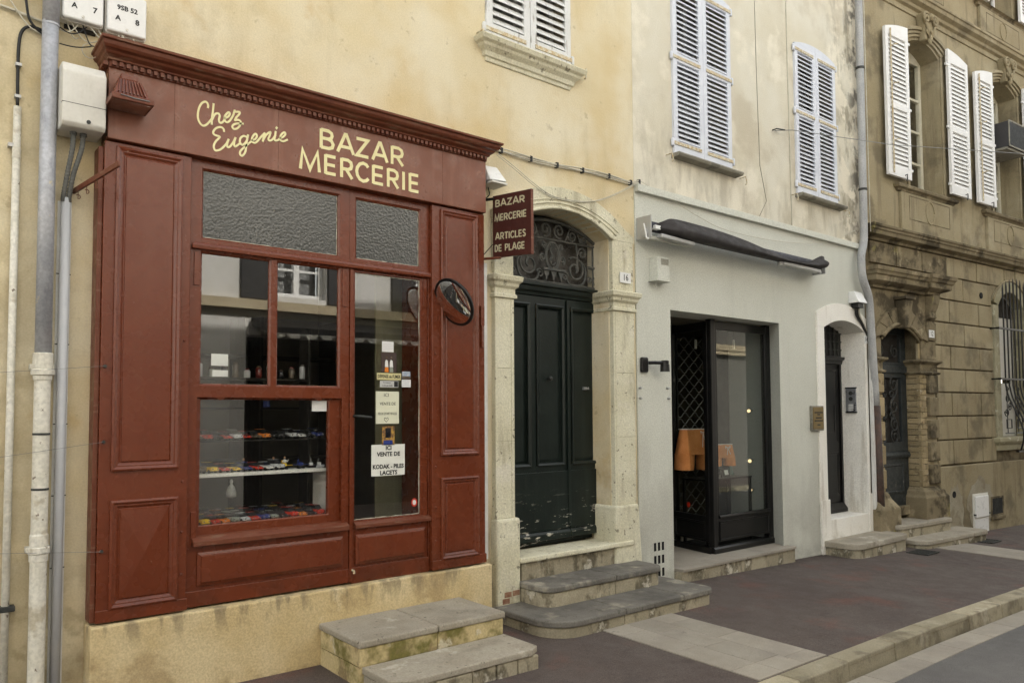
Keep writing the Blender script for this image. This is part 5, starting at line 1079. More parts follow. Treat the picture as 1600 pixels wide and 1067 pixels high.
def shorts(cx_, cy_, z0, z1, w, label):
    r = thing('swim_shorts', (cx_, cy_, z0), label, 'shorts', 'orange swim shorts on display')
    H = z1-z0; m_ = M(); n = 28; vv = []; lv = 10
    for k in range(lv+1):
        t = k/lv; z = z1-.62*H*t; ww = w*(.40+.12*t); dd = w*(.21+.05*t)
        for j in range(n):
            a = 2*math.pi*j/n; fo = 1+.05*t*math.sin(a*7+1.3*t)+.02*math.sin(a*23)*(1-.6*t)
            vv.append((cx_+ww*math.cos(a)*fo, cy_+dd*math.sin(a)*fo, z))
    fs2 = [(k*n+j, k*n+(j+1) % n, (k+1)*n+(j+1) % n, (k+1)*n+j) for k in range(lv) for j in range(n)]
    m_.add(vv, fs2)
    for s in (-1, 1):
        vv = []
        for k in range(5):
            t = k/4; z = z1-H*(.60+.40*t); wl_ = w*(.25-.005*t); dd = w*(.24+.02*t)
            for j in range(20):
                a = 2*math.pi*j/20; fo = 1+.04*math.sin(a*5+s+t)
                vv.append((cx_+s*w*(.27+.02*t)+wl_*math.cos(a)*fo*.98, cy_+dd*math.sin(a)*fo, z))
        m_.add(vv, [(k*20+j, k*20+(j+1) % 20, (k+1)*20+(j+1) % 20, (k+1)*20+j) for k in range(4) for j in range(20)])
    obj('cloth', m_, m_orange, r, smooth=True)
    obj('waist_lining', M().lathe([(w*.42,-.003),(w*.425,.006),(w*.41,.006)], (0,0,0), 24, 'z', Matrix(((1,0,0),(0,.5,0),(0,0,1)))), m_plate, r).location = (cx_, cy_, z1) if False else (0,0,0)
    for o in [c for c in r.children if c.name.startswith('waist')]:
        for v in o.data.vertices: v.co = v.co + Vector((cx_, cy_, z1))
    r.rotation_euler = (0, 0, R(-28)); k = cx_+w*.10; yy = cy_-w*.27
    obj('drawstring', M().tube(smooth_pts([(k-.02,yy,z1-.05),(k-.03,yy-.005,z1-.02),(k,yy-.005,z1-.035),(k+.03,yy-.005,z1-.02),(k+.02,yy,z1-.05)]), .004, 5).tube([(k,yy-.004,z1-.035),(k-.01,yy-.01,z1-.18*H/.46-.02)], .004, 5).tube([(k,yy-.004,z1-.035),(k+.03,yy-.01,z1-.17*H/.46-.02)], .004, 5), m_plate, r)
    obj('display_stand', M().tube([(cx_,cy_,.9 if z0 > .9 else z0-.02),(cx_,cy_,z1-.01)], .01, 8), m_black, r)
shorts(7.27, .60, .985, 1.45, .46, 'larger pair of orange swim shorts seen through the side pane of the black window')
shorts(7.68, .52, 1.015, 1.265, .31, 'smaller pair of orange swim shorts seen through the front pane of the black window')
tb = thing('display_table', (7.6,.55,.14), 'black metal frame table inside the black shop window', 'table')
obj('table_top', M().box(7.20,8.07,.38,.74,.865,.885), m_black, tb, bev=.002)
for xx in (7.22,8.05):
    for yy in (.40,.72): obj('leg', M().box(xx-.014,xx+.014,yy-.014,yy+.014,.14,.864), m_black, tb)
for k, (xx, yy) in enumerate(((7.33,.42),(7.98,.62))):
    r = thing('glass_bottle', (xx,yy,.886), ['pale green conical bottle at the front left of the black display table','pale green conical bottle at the right end of the black display table'][k], 'bottle', 'conical glass bottles')
    obj('body', M().lathe([(.045,0),(.045,.006),(.015,.095),(.011,.11)], (xx,yy,.886), 14), mat('green_glass', (.10,.17,.15), None, 4, .15, fine=0), r, smooth=True); obj('stopper', M().lathe([(.012,0),(.014,.004),(.014,.03),(.006,.034)], (xx,yy,.9965), 10), m_brass, r)
pc = thing('price_card', (7.62,.44,.886), 'small white price card in a black stand on the display table', 'price card')
obj('stand', M().hexa([(7.56,.42,.887),(7.70,.42,.887),(7.70,.46,.887),(7.56,.46,.887),(7.57,.45,.985),(7.69,.45,.985),(7.69,.465,.985),(7.57,.465,.985)]), m_black, pc); obj('card', M().hexa([(7.60,.4265,.915),(7.67,.4265,.915),(7.67,.428,.915),(7.60,.428,.915),(7.60,.438,.97),(7.67,.438,.97),(7.67,.44,.97),(7.60,.44,.97)]), m_plate, pc)
m_bulb = emit('lit_bulb', (1,.74,.40), .42)
for k, (z, yy) in enumerate(((1.66,.46),(1.055,.46),(.705,.46))):
    r = thing('spotlight', (8.2,yy,z), ['top','middle','bottom'][k]+' small lit spotlight on the right side of the black shop window', 'spotlight', 'lit spotlights')
    dx = Vector((-.80,-.52,-.10+.25*(k-1))).normalized(); p = Vector((8.12,yy-.02,z)); mm_ = dx.to_track_quat('Z','Y').to_matrix()
    obj('arm', M().tube([(8.226,yy,z+.004),(8.15,yy,z+.004),p], .006, 6), m_black, r); obj('shade', M().lathe([(.010,-.045),(.016,-.03),(.028,-.002),(.031,.0)], p, 14, 'z', mm_), m_black, r, smooth=True)
    obj('bulb', M().lathe([(.022,.001),(.019,.005),(.01,.008),(.001,.009)], p, 12, 'z', mm_), m_bulb, r, smooth=True)
for k, (xx, yy) in enumerate(((7.45,.7),(7.85,.45))):
    r = thing('pendant_bulb', (xx,yy,2.4), ['dim pendant behind the side pane of the black shop window','pale pendant behind the front pane of the black shop window'][k], 'pendant', 'pendants in the shop window')
    obj('cord', M().tube([(xx,yy,2.68),(xx,yy,2.50)], .003, 5), m_cable, r); obj('socket', M().lathe([(.012,0),(.016,.01),(.016,.10),(.008,.11)], (xx,yy,2.40), 10), m_plast, r)
obj('lock_case', M().box(6.119,6.15,.05,.10,1.5,1.7), m_steel, gh)
tag(obj('round_sticker', M().prism([(.565+.022*math.cos(i*.314), .60+.03*math.sin(i*.314)) for i in range(20)], 7.095, 7.097, 'x'), PM['red']), 'small red round sticker low on the side pane of the black window', 'sticker')
# ---- awning
aw = thing('awning', (7.2,-.1,3.4), 'rolled up charcoal awning with sagging cloth on the grey front', 'awning')
obj('bracket_plate', M().box(5.62,5.632,-.20,-.0125,3.32,3.54), m_alu, aw, bev=.003); obj('bracket_plate', M().box(8.86,8.872,-.18,-.0125,3.33,3.50), m_alu, aw, bev=.003)
obj('gear_wheel', M().lathe([(.045,0),(.045,-.02),(.03,-.024),(.012,-.026)], (5.62,-.12,3.375), 18, 'x'), m_alu, aw); obj('crank_eye', M().tube(smooth_pts([(5.60,-.13,3.46),(5.58,-.16,3.40),(5.585,-.17,3.34),(5.575,-.18,3.315),(5.59,-.185,3.30),(5.60,-.18,3.315)]), .008, 6), m_plate, aw, smooth=True)
obj('roller', M().tube([(5.632,-.11,3.455),(8.86,-.11,3.435)], .05, 16), mat('bluish_canvas', (.05,.05,.062), (.065,.065,.078), 4, .7), aw, smooth=True)
ST0 = [(5.74,3.475,3.43,-.13,-.16),(5.80,3.50,3.40,-.18,-.22),(5.90,3.545,3.375,-.20,-.28),(6.05,3.548,3.36,-.21,-.30),(6.56,3.535,3.35,-.22,-.31),(7.1,3.50,3.345,-.22,-.30),(7.56,3.455,3.342,-.20,-.29),(7.9,3.415,3.342,-.20,-.27),(8.2,3.40,3.345,-.20,-.26),(8.45,3.42,3.35,-.20,-.27),(8.62,3.485,3.365,-.19,-.28),(8.72,3.53,3.368,-.21,-.29),(8.76,3.52,3.38,-.22,-.28),(8.78,3.47,3.41,-.20,-.24)]
ST = []
for (a_, b_) in zip(ST0, ST0[1:]):
    for t_ in (0, .5): ST.append(tuple(u_+(w_-u_)*t_ for u_, w_ in zip(a_, b_)))
ST.append(ST0[-1])
vv = []; ns = 11; rawn = random.Random(4)
for i, (x_, zt, zb, yt, yb) in enumerate(ST):
    wob = rawn.uniform(-.028,.028)
    prof_ = [(yt+.02,zt-.012),(yt+.004,zt-.002),(yt-.006,zt),(yt-.014,zt-.008),(yb+.045+wob,zt*.72+zb*.28),(yb-.004-wob*.8,zt*.45+zb*.55),(yb-.012,zt*.22+zb*.78),(yb+.004,zb+.012),(yb+.03,zb),(yb+.07,zb+.004),(-.14,zb+.02)]
    vv += [(x_, a, b) for a, b in prof_]
am = M().add(vv, [(i*ns+j, i*ns+j+1, (i+1)*ns+j+1, (i+1)*ns+j) for i in range(len(ST)-1) for j in range(ns-1)])
o = obj('cloth', am, m_awn, aw, smooth=True); md = o.modifiers.new('thickness', 'SOLIDIFY'); md.thickness = .006; md = o.modifiers.new('sub', 'SUBSURF'); md.levels = 2; md.render_levels = 2
obj('front_bar', M().hexa([(5.72,-.25,3.325),(6.22,-.25,3.31),(6.22,-.18,3.31),(5.72,-.18,3.325),(5.72,-.25,3.362),(6.22,-.25,3.347),(6.22,-.18,3.347),(5.72,-.18,3.362)]), m_alu, aw, bev=.006)
obj('front_bar', M().hexa([(7.86,-.24,3.315),(8.66,-.24,3.31),(8.66,-.17,3.31),(7.86,-.17,3.315),(7.86,-.24,3.352),(8.66,-.24,3.347),(8.66,-.17,3.347),(7.86,-.17,3.352)]), m_alu, aw, bev=.006)
obj('arm', M().box(5.66,6.35,-.13,-.09,3.325,3.36), m_gray, aw, bev=.004); obj('joint', M().lathe([(.03,-.03),(.035,0),(.03,.03)], (7.84,-.2,3.34), 12), m_alu, aw); obj('joint', M().lathe([(.02,-.03),(.028,0),(.02,.03)], (8.68,-.2,3.325), 12), m_alu, aw); obj('clamp', M().box(5.70,5.78,-.19,-.13,3.415,3.455), m_plate, aw, bev=.006)
al = thing('alarm_box', (5.92,-.06,2.94), 'grey alarm siren box with louvres left under the awning', 'alarm box')
obj('case', M().box(5.81,5.99,-.115,-.0125,2.95,3.175), m_gray, al, bev=.006); obj('base_lip', M().prism([(5.79,2.935),(6.0,2.935),(6.0,2.949),(5.79,2.949)], -.125, -.0125), m_gray, al)
for k in range(7): obj('louvre', M().box(5.86,5.975,-.1185,-.1152,3.10+k*.009,3.104+k*.009), m_sill, al)
obj('ring', M().tube([(5.86+.018*math.cos(a*.5), -.05, 2.905+.022*math.sin(a*.5)) for a in range(12)], .004, 5), m_gray, al); obj('stud', M().lathe([(.008,0),(.006,.02)], (5.86,-.06,3.176), 8), m_gray, al)
wlp = thing('wall_lamp', (5.78,-.05,2.04), 'small black swivel spotlight on the grey wall left of the black window', 'wall lamp')
obj('back_plate', M().box(5.64,5.74,-.05,-.0125,2.035,2.185), m_black, wlp, bev=.02, seg=3); obj('arm', M().tube([(5.73,-.05,2.13),(5.78,-.10,2.13),(5.86,-.12,2.13)], .018, 8), m_black, wlp); obj('lamp_head', M().lathe([(.028,.04),(.04,.035),(.04,.0),(.045,-.002),(.048,-.07),(.03,-.07)], (5.885,-.125,2.115), 16), m_black, wlp, smooth=False)
# ---- right hand pipes
rp_ = thing('drainpipe', (10.03,-.09,0), 'right drainpipe with a swan neck between the grey and the brown house', 'drainpipe')
obj('zinc_pipe', M().tube(smooth_pts([(10.10,-.09,9.4),(10.08,-.09,7),(10.06,-.09,5.0),(10.05,-.09,4.05)],3)+smooth_pts([(10.04,-.09,3.93),(9.99,-.10,3.82),(9.90,-.12,3.70),(9.875,-.13,3.58),(9.89,-.13,3.44),(9.96,-.12,3.33),(10.06,-.11,3.22),(10.13,-.10,3.08),(10.18,-.09,2.7),(10.255,-.09,1.70)],5), .05, 14), m_gpipe, rp_, smooth=True)
obj('cast_pipe', M().tube([(10.255,-.09,1.72),(10.32,-.09,gz(10)-.1)], .055, 14), mat('dark_brown_iron', (.05,.035,.028), (.09,.05,.035), 10, .6, .2, 50), rp_, smooth=True)
for z in (6.28,4.62): obj('pipe_band', M().lathe([(.054,-.03),(.058,-.025),(.058,.0),(.055,.002)], (10.055 if z < 5 else 10.07,-.09,z), 14), m_gmetal, rp_)
obj('thin_cable', M().tube([(10.13,-.14,9.4),(10.10,-.15,6.5),(10.11,-.15,4.3),(10.16,-.13,4.05),(10.2,-.1,4.08)], .006, 6), m_cablew, rp_, smooth=True)
tag(obj('white_duct', M().box(10.183,10.225,-.085,-.036,gz(10),2.66), m_wpvc, bev=.006), 'broad white plastic duct right of the white framed black door', 'duct')
eb = thing('junction_box', (9.85,-.1,3.05), 'small white weathered connection box under the swan neck pipe', 'junction box')
obj('case', M().hexa([(9.73,-.16,3.06),(9.96,-.16,3.06),(9.96,-.0125,3.06),(9.73,-.0125,3.06),(9.74,-.09,3.21),(9.94,-.09,3.21),(9.94,-.0125,3.21),(9.74,-.0125,3.21)]), m_plate, eb, bev=.006); obj('gland_block', M().box(9.78,9.92,-.12,-.03,3.0,3.059), m_cable, eb)
for k in range(3): obj('cable', M().tube(smooth_pts([(9.81+.04*k,-.07,3.0),(9.84+.05*k,-.06,2.9),(10.0+.03*k,-.05,2.8),(10.16+.02*k,-.04,2.66)]), .011, 6), m_cable if k < 2 else m_cablew, eb)
tag(obj('crossing_wire', M().tube([(8.11,-.0,4.985),(8.3,-.12,5.0),(10,-.5,5.09),(13.0,-1.5,5.3),(16,-2.4,5.52)], .0045, 5), m_wire), 'thin steel wire crossing in front of the upper windows of the brown house', 'wire')
obj('wire_anchor', M().tube([(8.06,0,4.98),(8.06,-.06,4.98),(8.2,-.08,4.99)], .008, 6), m_gmetal, gh); obj('crack_wire', M().tube([(7.72,-.004,8),(7.75,-.004,5.5),(7.78,-.004,4.5),(7.9,-.004,4.1),(7.75,-.004,3.9)], .003, 4), m_sill, gh); obj('wall_wire', M().tube([(8.40,-.006,9.5),(8.41,-.006,6),(8.43,-.006,3.88)], .006, 5), m_cablew, gh)
# ================================================================ brown stone house (turned 4.5 degrees)
bh = thing('brown_house', (9.9, 0, 0), 'brown stone house with white shutters, a carved doorway and a barred window', 'house', rz=R(-4.5), local=True)
bh.location.z = -.0
bo = lambda n_, m_, mt=m_brown, par=bh, **k: obj(n_, m_, mt, par, **k)
AW = arc(1.975, 7.0, .475, .16, 14)
bo('wall', M().wall(.28, 9.5, -.6, 3.99, .035, .36, [(.60,1.60,.0,2.84),(4.10,5.04,1.20,3.62)]), m_joint)
bo('upper_wall', M().wall(.28, 9.5, 3.99, 10.2, .0, .36, [(1.5,2.45,4.87,7.16),(4.10,5.05,4.87,7.16),(6.7,7.65,4.87,7.16),(4.10,5.05,8.3,10.0),(1.5,2.45,8.3,10.0)]))
for c_ in (1.975, 4.575):   # spandrels above the arched window heads
    AR = arc(c_, 7.0, .475, .16, 14)
    for h_ in (AR[:8], AR[7:]):
        l_ = h_[0][0] < c_-.01
        bo('spandrel', M().prism(([(c_-.48,7.0)] if l_ else []) + list(h_) + ([(c_,7.165),(c_-.48,7.165)] if l_ else [(c_+.48,7.0),(c_+.48,7.165),(c_,7.165)]), .002, .3))
house_sunblock(bh, .30, 9.48, 10.2, y0=1.2, m_=m_brown)
# ashlar blocks, each a stone
def block(s0, s1, z0, z1, y0=0, mt=m_brown, par=bh, g=.010, n='stone_block'):
    return bo(n, M().box(s0+g*1.4, s1-g*1.4, y0+random.uniform(-.003,.003), .06, z0+g, z1-g), mt, par, bev=.009, seg=2)
zs_ = [.84,1.21,1.565,1.92,2.27,2.62,2.97,3.32,3.67]
for i, (z0, z1) in enumerate(zip(zs_, zs_[1:])):
    js = [2.08,2.54,3.46,3.93] if i % 2 == 0 else [2.08,2.985,3.93]
    for a, b in zip(js, js[1:]): block(a, b, z0, z1)
    js = [5.22,5.7,6.6,7.5,8.4] if i % 2 == 0 else [5.22,6.1,7.05,7.95,8.4]
    for a, b in zip(js, js[1:]): block(a, b, z0, z1)
for a, b in zip([.42,1.09,1.79,2.51,3.45,4.40], [1.09,1.79,2.51,3.45,4.40,4.80]): block(a, b, 3.67, 3.985, mt=m_brownd if a < 2 else m_brown)
for a, b in ((4.80,5.6),(5.6,6.6),(6.6,7.6),(7.6,8.4)): block(a, b, 3.67, 3.985)
bo('plinth', M().box(2.03, 9.5, -.055, .05, -.6, .825), m_brown, bev=.01)
rq = random.Random(9)
def blot(cx_, cz_, a_, b_, y_):
    n = 34; return bo('plinth_patch', M().prism([(cx_+a_*math.cos(-6.2832*i/n)*(1+rq.uniform(-.13,.13)), cz_+b_*math.sin(-6.2832*i/n)*(1+rq.uniform(-.13,.13))) for i in range(n)], y_, -.054), m_patch)
m_patch = mat('grey_mortar_patch', (.27,.235,.165), (.33,.30,.225), 3, .95, .5, 60, [dict(c=(.2,.165,.105), s=4, lo=.5, hi=.65, k=.7)])
blot(2.42, .12, .24, .42, -.0575)
blot(3.2, .18, .42, .42, -.0580)
bo('vent_pipe', M().lathe([(.05,0),(.05,-.006),(.035,-.006)], (2.38,-.058,.41), 14, 'y'), m_shadow); bo('vent_pipe', M().lathe([(.05,0),(.05,-.008),(.035,-.008)], (3.56,-.002,3.47), 14, 'y'), m_shadow)
bo('band_cornice', M().cornice(.42, 9.4, 0, [(0,3.985),(.02,3.99),(.03,4.02),(.12,4.04),(.13,4.09),(.145,4.10),(.15,4.13),(.165,4.14),(.17,4.17),(.0,4.20)], .1, (1,0)), m_brownd, bev=.004)
bo('upper_cornice', M().cornice(.42, 9.4, 0, [(0,7.47),(.02,7.475),(.02,7.50),(.01,7.51),(.01,7.56),(.05,7.58),(.06,7.62),(.12,7.65),(.13,7.70),(.15,7.71),(.15,7.74),(.0,7.78)], .1, (1,0)), m_brown, bev=.004)
# ---- upper windows
def keystone_ornament(c_, zb, zt):
    k = bo('keystone', M().hexa([(c_-.09,-.11,zb+.08),(c_+.09,-.11,zb+.08),(c_+.09,.0,zb+.08),(c_-.09,.0,zb+.08),(c_-.17,-.13,zt),(c_+.17,-.13,zt),(c_+.17,.0,zt),(c_-.17,.0,zt)]), m_brown, bev=.02, seg=3)
    sc = M()
    for s in (-1, 1):
        sc.tube([(p[0], -.14, p[1]) for p in [(c_+s*(a-c_), b) for a, b in spiral(c_+.12, zt-.09, .085, .02, 2.2, -1.4, 18)]], .022, 6)
        sc.tube([(p[0], -.13, p[1]) for p in [(c_+s*(a-c_), b) for a, b in spiral(c_+.06, zb+.2, .05, .012, -2.2, 1.2, 14)]], .016, 6)
        sc.tube([(c_+s*.16,-.13,zt-.1),(c_+s*.10,-.14,zt-.22),(c_+s*.03,-.13,zb+.1)], .02, 6)
    sc.lathe([(.01,-.06),(.05,-.03),(.055,.02),(.02,.06)], (c_,-.14,zt-.06), 8); sc.lathe([(.004,-.09),(.03,-.04),(.045,.01),(.02,.07)], (c_,-.12,zb+.09), 8)
    obj('carved_scroll', sc, m_brown, k, smooth=True)
def brown_window(c_, shut=True):
    h0 = arc(c_, 7.03, .62, .17, 16)
    for w_, y_, t_ in ((0,-.03,.05),(.055,-.05,.05),(.11,-.075,.06)):
        i_ = arc(c_, 7.03+w_*.7, .52+w_, .165, 16); o_ = arc(c_, 7.03+(w_+t_)*.7, .52+w_+t_, .165, 16)
        bo('window_hood', M().prism(i_ + [(o_[-1][0], o_[-1][1])] + list(reversed(o_))[1:], y_, .0), m_brown, bev=.004)
    for s in (-1, 1): bo('jamb_moulding', M().box(c_+s*.52-.03, c_+s*.52+.03, -.028, .0, 4.87, 7.03), m_brown, bev=.006)
    keystone_ornament(c_, 7.05, 7.52)
    bo('window_sill', M().cornice(c_-.82, c_+.72, 0, [(0,4.77),(.03,4.775),(.045,4.80),(.08,4.815),(.09,4.85),(.07,4.87),(.0,4.875)], .2), m_brownd, bev=.004)
    ap = bo('apron', M().wall(c_-.78, c_+.68, 4.2, 4.765, -.045, .0, []), m_brown, bev=.006)
    obj('panel_groove', M().frame(c_-.58, c_+.58, 4.38, 4.73, .014, -.0465, -.044), m_joint, ap)
    obj('oval', M().tube([(c_+.115*math.cos(a*.2618), -.046, 4.55+.165*math.sin(a*.2618)) for a in range(25)], .012, 6), m_brown, ap, smooth=True)
    w = bo('window', M().wall(c_-.47, c_+.47, 4.89, 7.15, .27, .33, [(c_-.40,c_-.03,4.98,6.98),(c_+.03,c_+.40,4.98,6.98)]), mat('cream_paint', (.55,.51,.38), (.6,.56,.44), 6, .6), bev=.004) if True else None
    for z in (5.42,5.92,6.42): obj('glazing_bar', M().box(c_-.40, c_+.40, .275, .32, z-.018, z+.018), bpy.data.materials['cream_paint'], w)
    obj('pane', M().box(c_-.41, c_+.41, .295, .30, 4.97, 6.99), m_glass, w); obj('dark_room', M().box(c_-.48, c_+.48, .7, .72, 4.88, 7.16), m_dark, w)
    if shut:
        for s in (-1, 1):
            a, b = (c_-1.205, c_-.61) if s < 0 else (c_+.545, c_+1.15)
            lf = shutter_leaf(bh, a, b, 4.92, 7.3, -.115, m_shutb, 15, 13, 5.93, top=(7.02,7.14) if s < 0 else (7.16,7.05), st=.075, th=.045, ov=1.5)
            for z in (5.05,5.93,6.9): obj('hinge', M().box((b-.01) if s < 0 else (a-.05), (b+.06) if s < 0 else (a+.01), -.105, -.08, z, z+.035), m_shutb, lf)
            if s < 0:
                obj('espagnolette', M().tube([(a+.10,-.13,4.95),(a+.10,-.13,7.0)], .011, 6), m_rust, lf)
                for z in (5.4,6.2,6.75): obj('catch', M().tube([(a+.10,-.13,z),(a+.12,-.17,z+.01),(a+.19,-.18,z+.03)], .009, 6), m_rust, lf)
            obj('stay_hook', M().tube([(a+.4,-.12,4.96),(a+.4,-.15,4.97),(a+.4,-.15,4.90),(a+.38,-.15,4.87)], .008, 6), m_gmetal, lf)
brown_window(1.975); brown_window(4.575); brown_window(7.175)
for c_ in (1.975, 4.575):
    a2 = bo('apron', M().wall(c_-.80, c_+.80, 7.80, 8.26, -.05, .0, []), m_brown, bev=.006); bo('window_sill', M().cornice(c_-.82, c_+.82, 0, [(0,8.24),(.05,8.25),(.06,8.28),(.1,8.3),(.0,8.31)], .2), m_brownd)
    obj('panel_groove', M().frame(c_-.6, c_+.6, 7.86, 8.19, .014, -.0515, -.049), m_joint, a2); obj('oval', M().tube([(c_+.115*math.cos(a*.2618), -.051, 8.02+.15*math.sin(a*.2618)) for a in range(25)], .012, 6), m_brown, a2, smooth=True)
    window_back(bh, c_-.46, c_+.46, 8.32, 9.9, .25)
    for s in (-1, 1): shutter_leaf(bh, (c_-1.2) if s < 0 else (c_+.55), (c_-.6) if s < 0 else (c_+1.15), 8.34, 9.9, -.11, m_shutb, 10, 10, 9.1, th=.045, ov=1.5)
ac = thing('air_conditioner', (14.0,-.4,5.95), 'grey window air conditioner jutting out above the second brown house window', 'air conditioner', rz=R(-4.5), local=True)
ac.location = Matrix.Rotation(R(-4.5), 3, 'Z') @ Vector((4.50,-.05,5.95)) + Vector((9.9,0,0))
obj('case', M().box(-.30,.30,-.18,.30,0,.42), mat('ac_grey', (.06,.057,.058), None, 4, .5), ac, bev=.008); obj('frame', M().frame(-.31,.31,-.01,.43,.025,-.19,-.178), m_sill, ac)
for k in range(14): obj('vent_slat', M().box(-.26+k*.04,-.245+k*.04,-.186,-.181,.03,.39), m_gmetal, ac)
obj('support_shelf', M().box(-.34,.34,-.16,.28,-.05,-.012), m_sill, ac)
# ---- carved doorway number 12
dw12 = bo('doorway', M().wall(.42, 2.075, 2.62, 3.32, -.005, .034, [(.60,1.64,2.62,2.90)]), m_brownd)
for sd12 in (0, 1):
    s0, s1 = ((.40,.60),(1.60,2.07))[sd12]
    bo('pier', M().box(s0, s1, .012, .30, -.3, 2.62), m_mortar, dw12)
    z = .56; k = 0
    while z < 2.16:      # brick courses beside the opening
        h = .082
        if sd12 == 1:
            sp_ = [1.595,1.70,1.775] if k % 2 else [1.595,1.65,1.775]
            for a, b in zip(sp_, sp_[1:]): bo('brick', M().box(a+.004, b-.004, -.012+random.uniform(-.006,.006), .19, z+.004, z+h-.004), m_brick, dw12, bev=.005)
        else:
            sp_ = [.43,.52,.605] if k % 2 else [.43,.48,.605]
            for a, b in zip(sp_, sp_[1:]): bo('brick', M().box(a+.004, b-.004, -.02+random.uniform(-.008,.008), .19, z+.004, z+h-.004), m_brick, dw12, bev=.006)
        z += h; k += 1
    if sd12 == 1:
        for k in range(5): bo('quoin', M().box(1.80, 2.055, -.045, .02, .60+k*.325, .60+k*.325+.265), m_brownd, dw12, bev=.012)
        bo('capital', M().cornice(1.60, 2.06, -.01, [(0,2.17),(.04,2.175),(.05,2.20),(.015,2.215),(.015,2.31),(.04,2.33),(.07,2.35),(.07,2.375),(.0,2.39)], .19), m_brownd, dw12, bev=.003)
        bo('base', M().cornice(1.59, 2.06, -.02, [(.09,-.3),(.09,.42),(.06,.45),(.05,.50),(.02,.52),(.0,.555)], .19), m_brownd, dw12, bev=.012)
        bo('upper_jamb', M().box(1.64, 2.06, -.02, .19, 2.39, 2.66), m_brownd, dw12, bev=.006)
    else:
        for k in range(5): bo('quoin', M().box(.44, .60, -.05, .02, .60+k*.325, .60+k*.325+.255), m_brick, dw12, bev=.012)
        bo('capital', M().cornice(.42, .60, -.01, [(0,2.17),(.04,2.175),(.05,2.20),(.015,2.215),(.015,2.31),(.04,2.33),(.07,2.35),(.07,2.375),(.0,2.39)], .19), m_brownd, dw12, bev=.003)
        bo('base', M().cornice(.40, .66, -.02, [(.12,-.3),(.12,.34),(.08,.40),(.04,.46),(.02,.52),(.0,.555)], .19), m_brownd, dw12, bev=.02)
        bo('upper_jamb', M().box(.42, .60, -.02, .19, 2.39, 2.64), m_brownd, dw12, bev=.006)
bo('reveal_brick', M().box(1.605, 1.64, .0, .22, .2, 2.62), m_brick, dw12)
VI, VO = arc(1.11, 2.62, .50, .20, 14), arc(1.11, 2.64, .72, .46, 14)
for j in range(7):
    i0 = j*2; g = .008
    if j == 3: continue
    pin, po_ = VI[i0:i0+3], VO[i0:i0+3]
    bo('voussoir', M().prism([(x_+(g if q_ == 0 else -g if q_ == 2 else 0), z_+.07) for q_, (x_, z_) in enumerate(pin)] + [(x_+(-g if q_ == 0 else g if q_ == 2 else 0), z_) for q_, (x_, z_) in enumerate(reversed(po_))], -.05, .02), m_brownd, dw12, bev=.01)
for r_, y_, dz in ((.028,-.045,.045),(.018,-.02,.012)): bo('arch_moulding', M().tube([(x_, y_, z_+dz) for x_, z_ in VI], r_, 8), m_brownd, dw12, smooth=True)
kk = bo('keystone', M().hexa([(1.04,-.12,2.80),(1.17,-.12,2.80),(1.17,.0,2.80),(1.04,.0,2.80),(1.00,-.16,3.19),(1.21,-.16,3.19),(1.21,.0,3.19),(1.00,.0,3.19)]), m_brownd, dw12, bev=.015); bo('keystone_cap', M().box(.97,1.24,-.18,.0,3.195,3.235), m_brownd, dw12, bev=.008)
bo('entablature', M().cornice(.42, 2.02, -.02, [(0,3.32),(.03,3.325),(.04,3.36),(.12,3.385),(.15,3.40),(.155,3.47),(.175,3.48),(.19,3.52),(.205,3.53),(.215,3.58),(.0,3.60)], .02, (1,1)), m_brownd, dw12, bev=.005)
bo('entablature_break', M().cornice(1.76, 2.05, -.06, [(0,3.325),(.03,3.33),(.04,3.365),(.12,3.39),(.15,3.405),(.155,3.475),(.175,3.485),(.19,3.525),(.205,3.535),(.215,3.585),(.0,3.605)], .02, (1,1)), m_brownd, dw12, bev=.005)
bo('console', M().prism([(-.02,2.97),(-.07,3.0),(-.06,3.08),(-.11,3.2),(-.13,3.32),(.02,3.32),(.02,2.97)][::-1], 1.83, 2.02, 'x'), m_brownd, dw12, bev=.008)
bo('pier_panel', M().box(1.80, 2.05, -.04, .02, 2.67, 2.93), m_brownd, dw12, bev=.008)
DR = .19
d12 = bo('door', M().wall(.58, 1.64, .25, 2.85, DR, DR+.06, [(.76,1.46,1.20,2.12),(.76,1.46,2.34,2.75)]), mat('slate_green_paint', (.022,.027,.028), (.032,.037,.037), 5, .5, .1, 40, [dict(c=(.25,.24,.2), s=12, m=(2,2,.5), lo=.63, hi=.66, k=.7, zr=(1.1,.3))]), bev=.006)
m12 = bpy.data.materials['slate_green_paint']
bo('transom_bar', M().box(.60,1.62,DR-.025,DR-.001,2.19,2.29), m12, d12, bev=.006); bo('lock_rail', M().cornice(.62,1.60,DR-.001,[(0,.98),(.03,.985),(.04,1.02),(.02,1.06),(0,1.065)],DR+.01,(0,0)), m12, d12)
bo('panel', M().rings(.76,1.46,.48,.90,[(0,DR-.001),(0,DR-.014),(.03,DR-.018),(.04,DR-.008)]), m12, d12, bev=.002); bo('threshold', M().box(.62,1.62,DR-.06,DR+.06,.17,.30), m_brownd, d12, bev=.01)
bo('door_glass', M().box(.75,1.47,DR+.04,DR+.045,1.19,2.78), m_dark, d12)
g12 = M(); qq = lambda pts, r=.011: g12.tube([(a, DR+.005, b) for a, b in pts], r, 5)
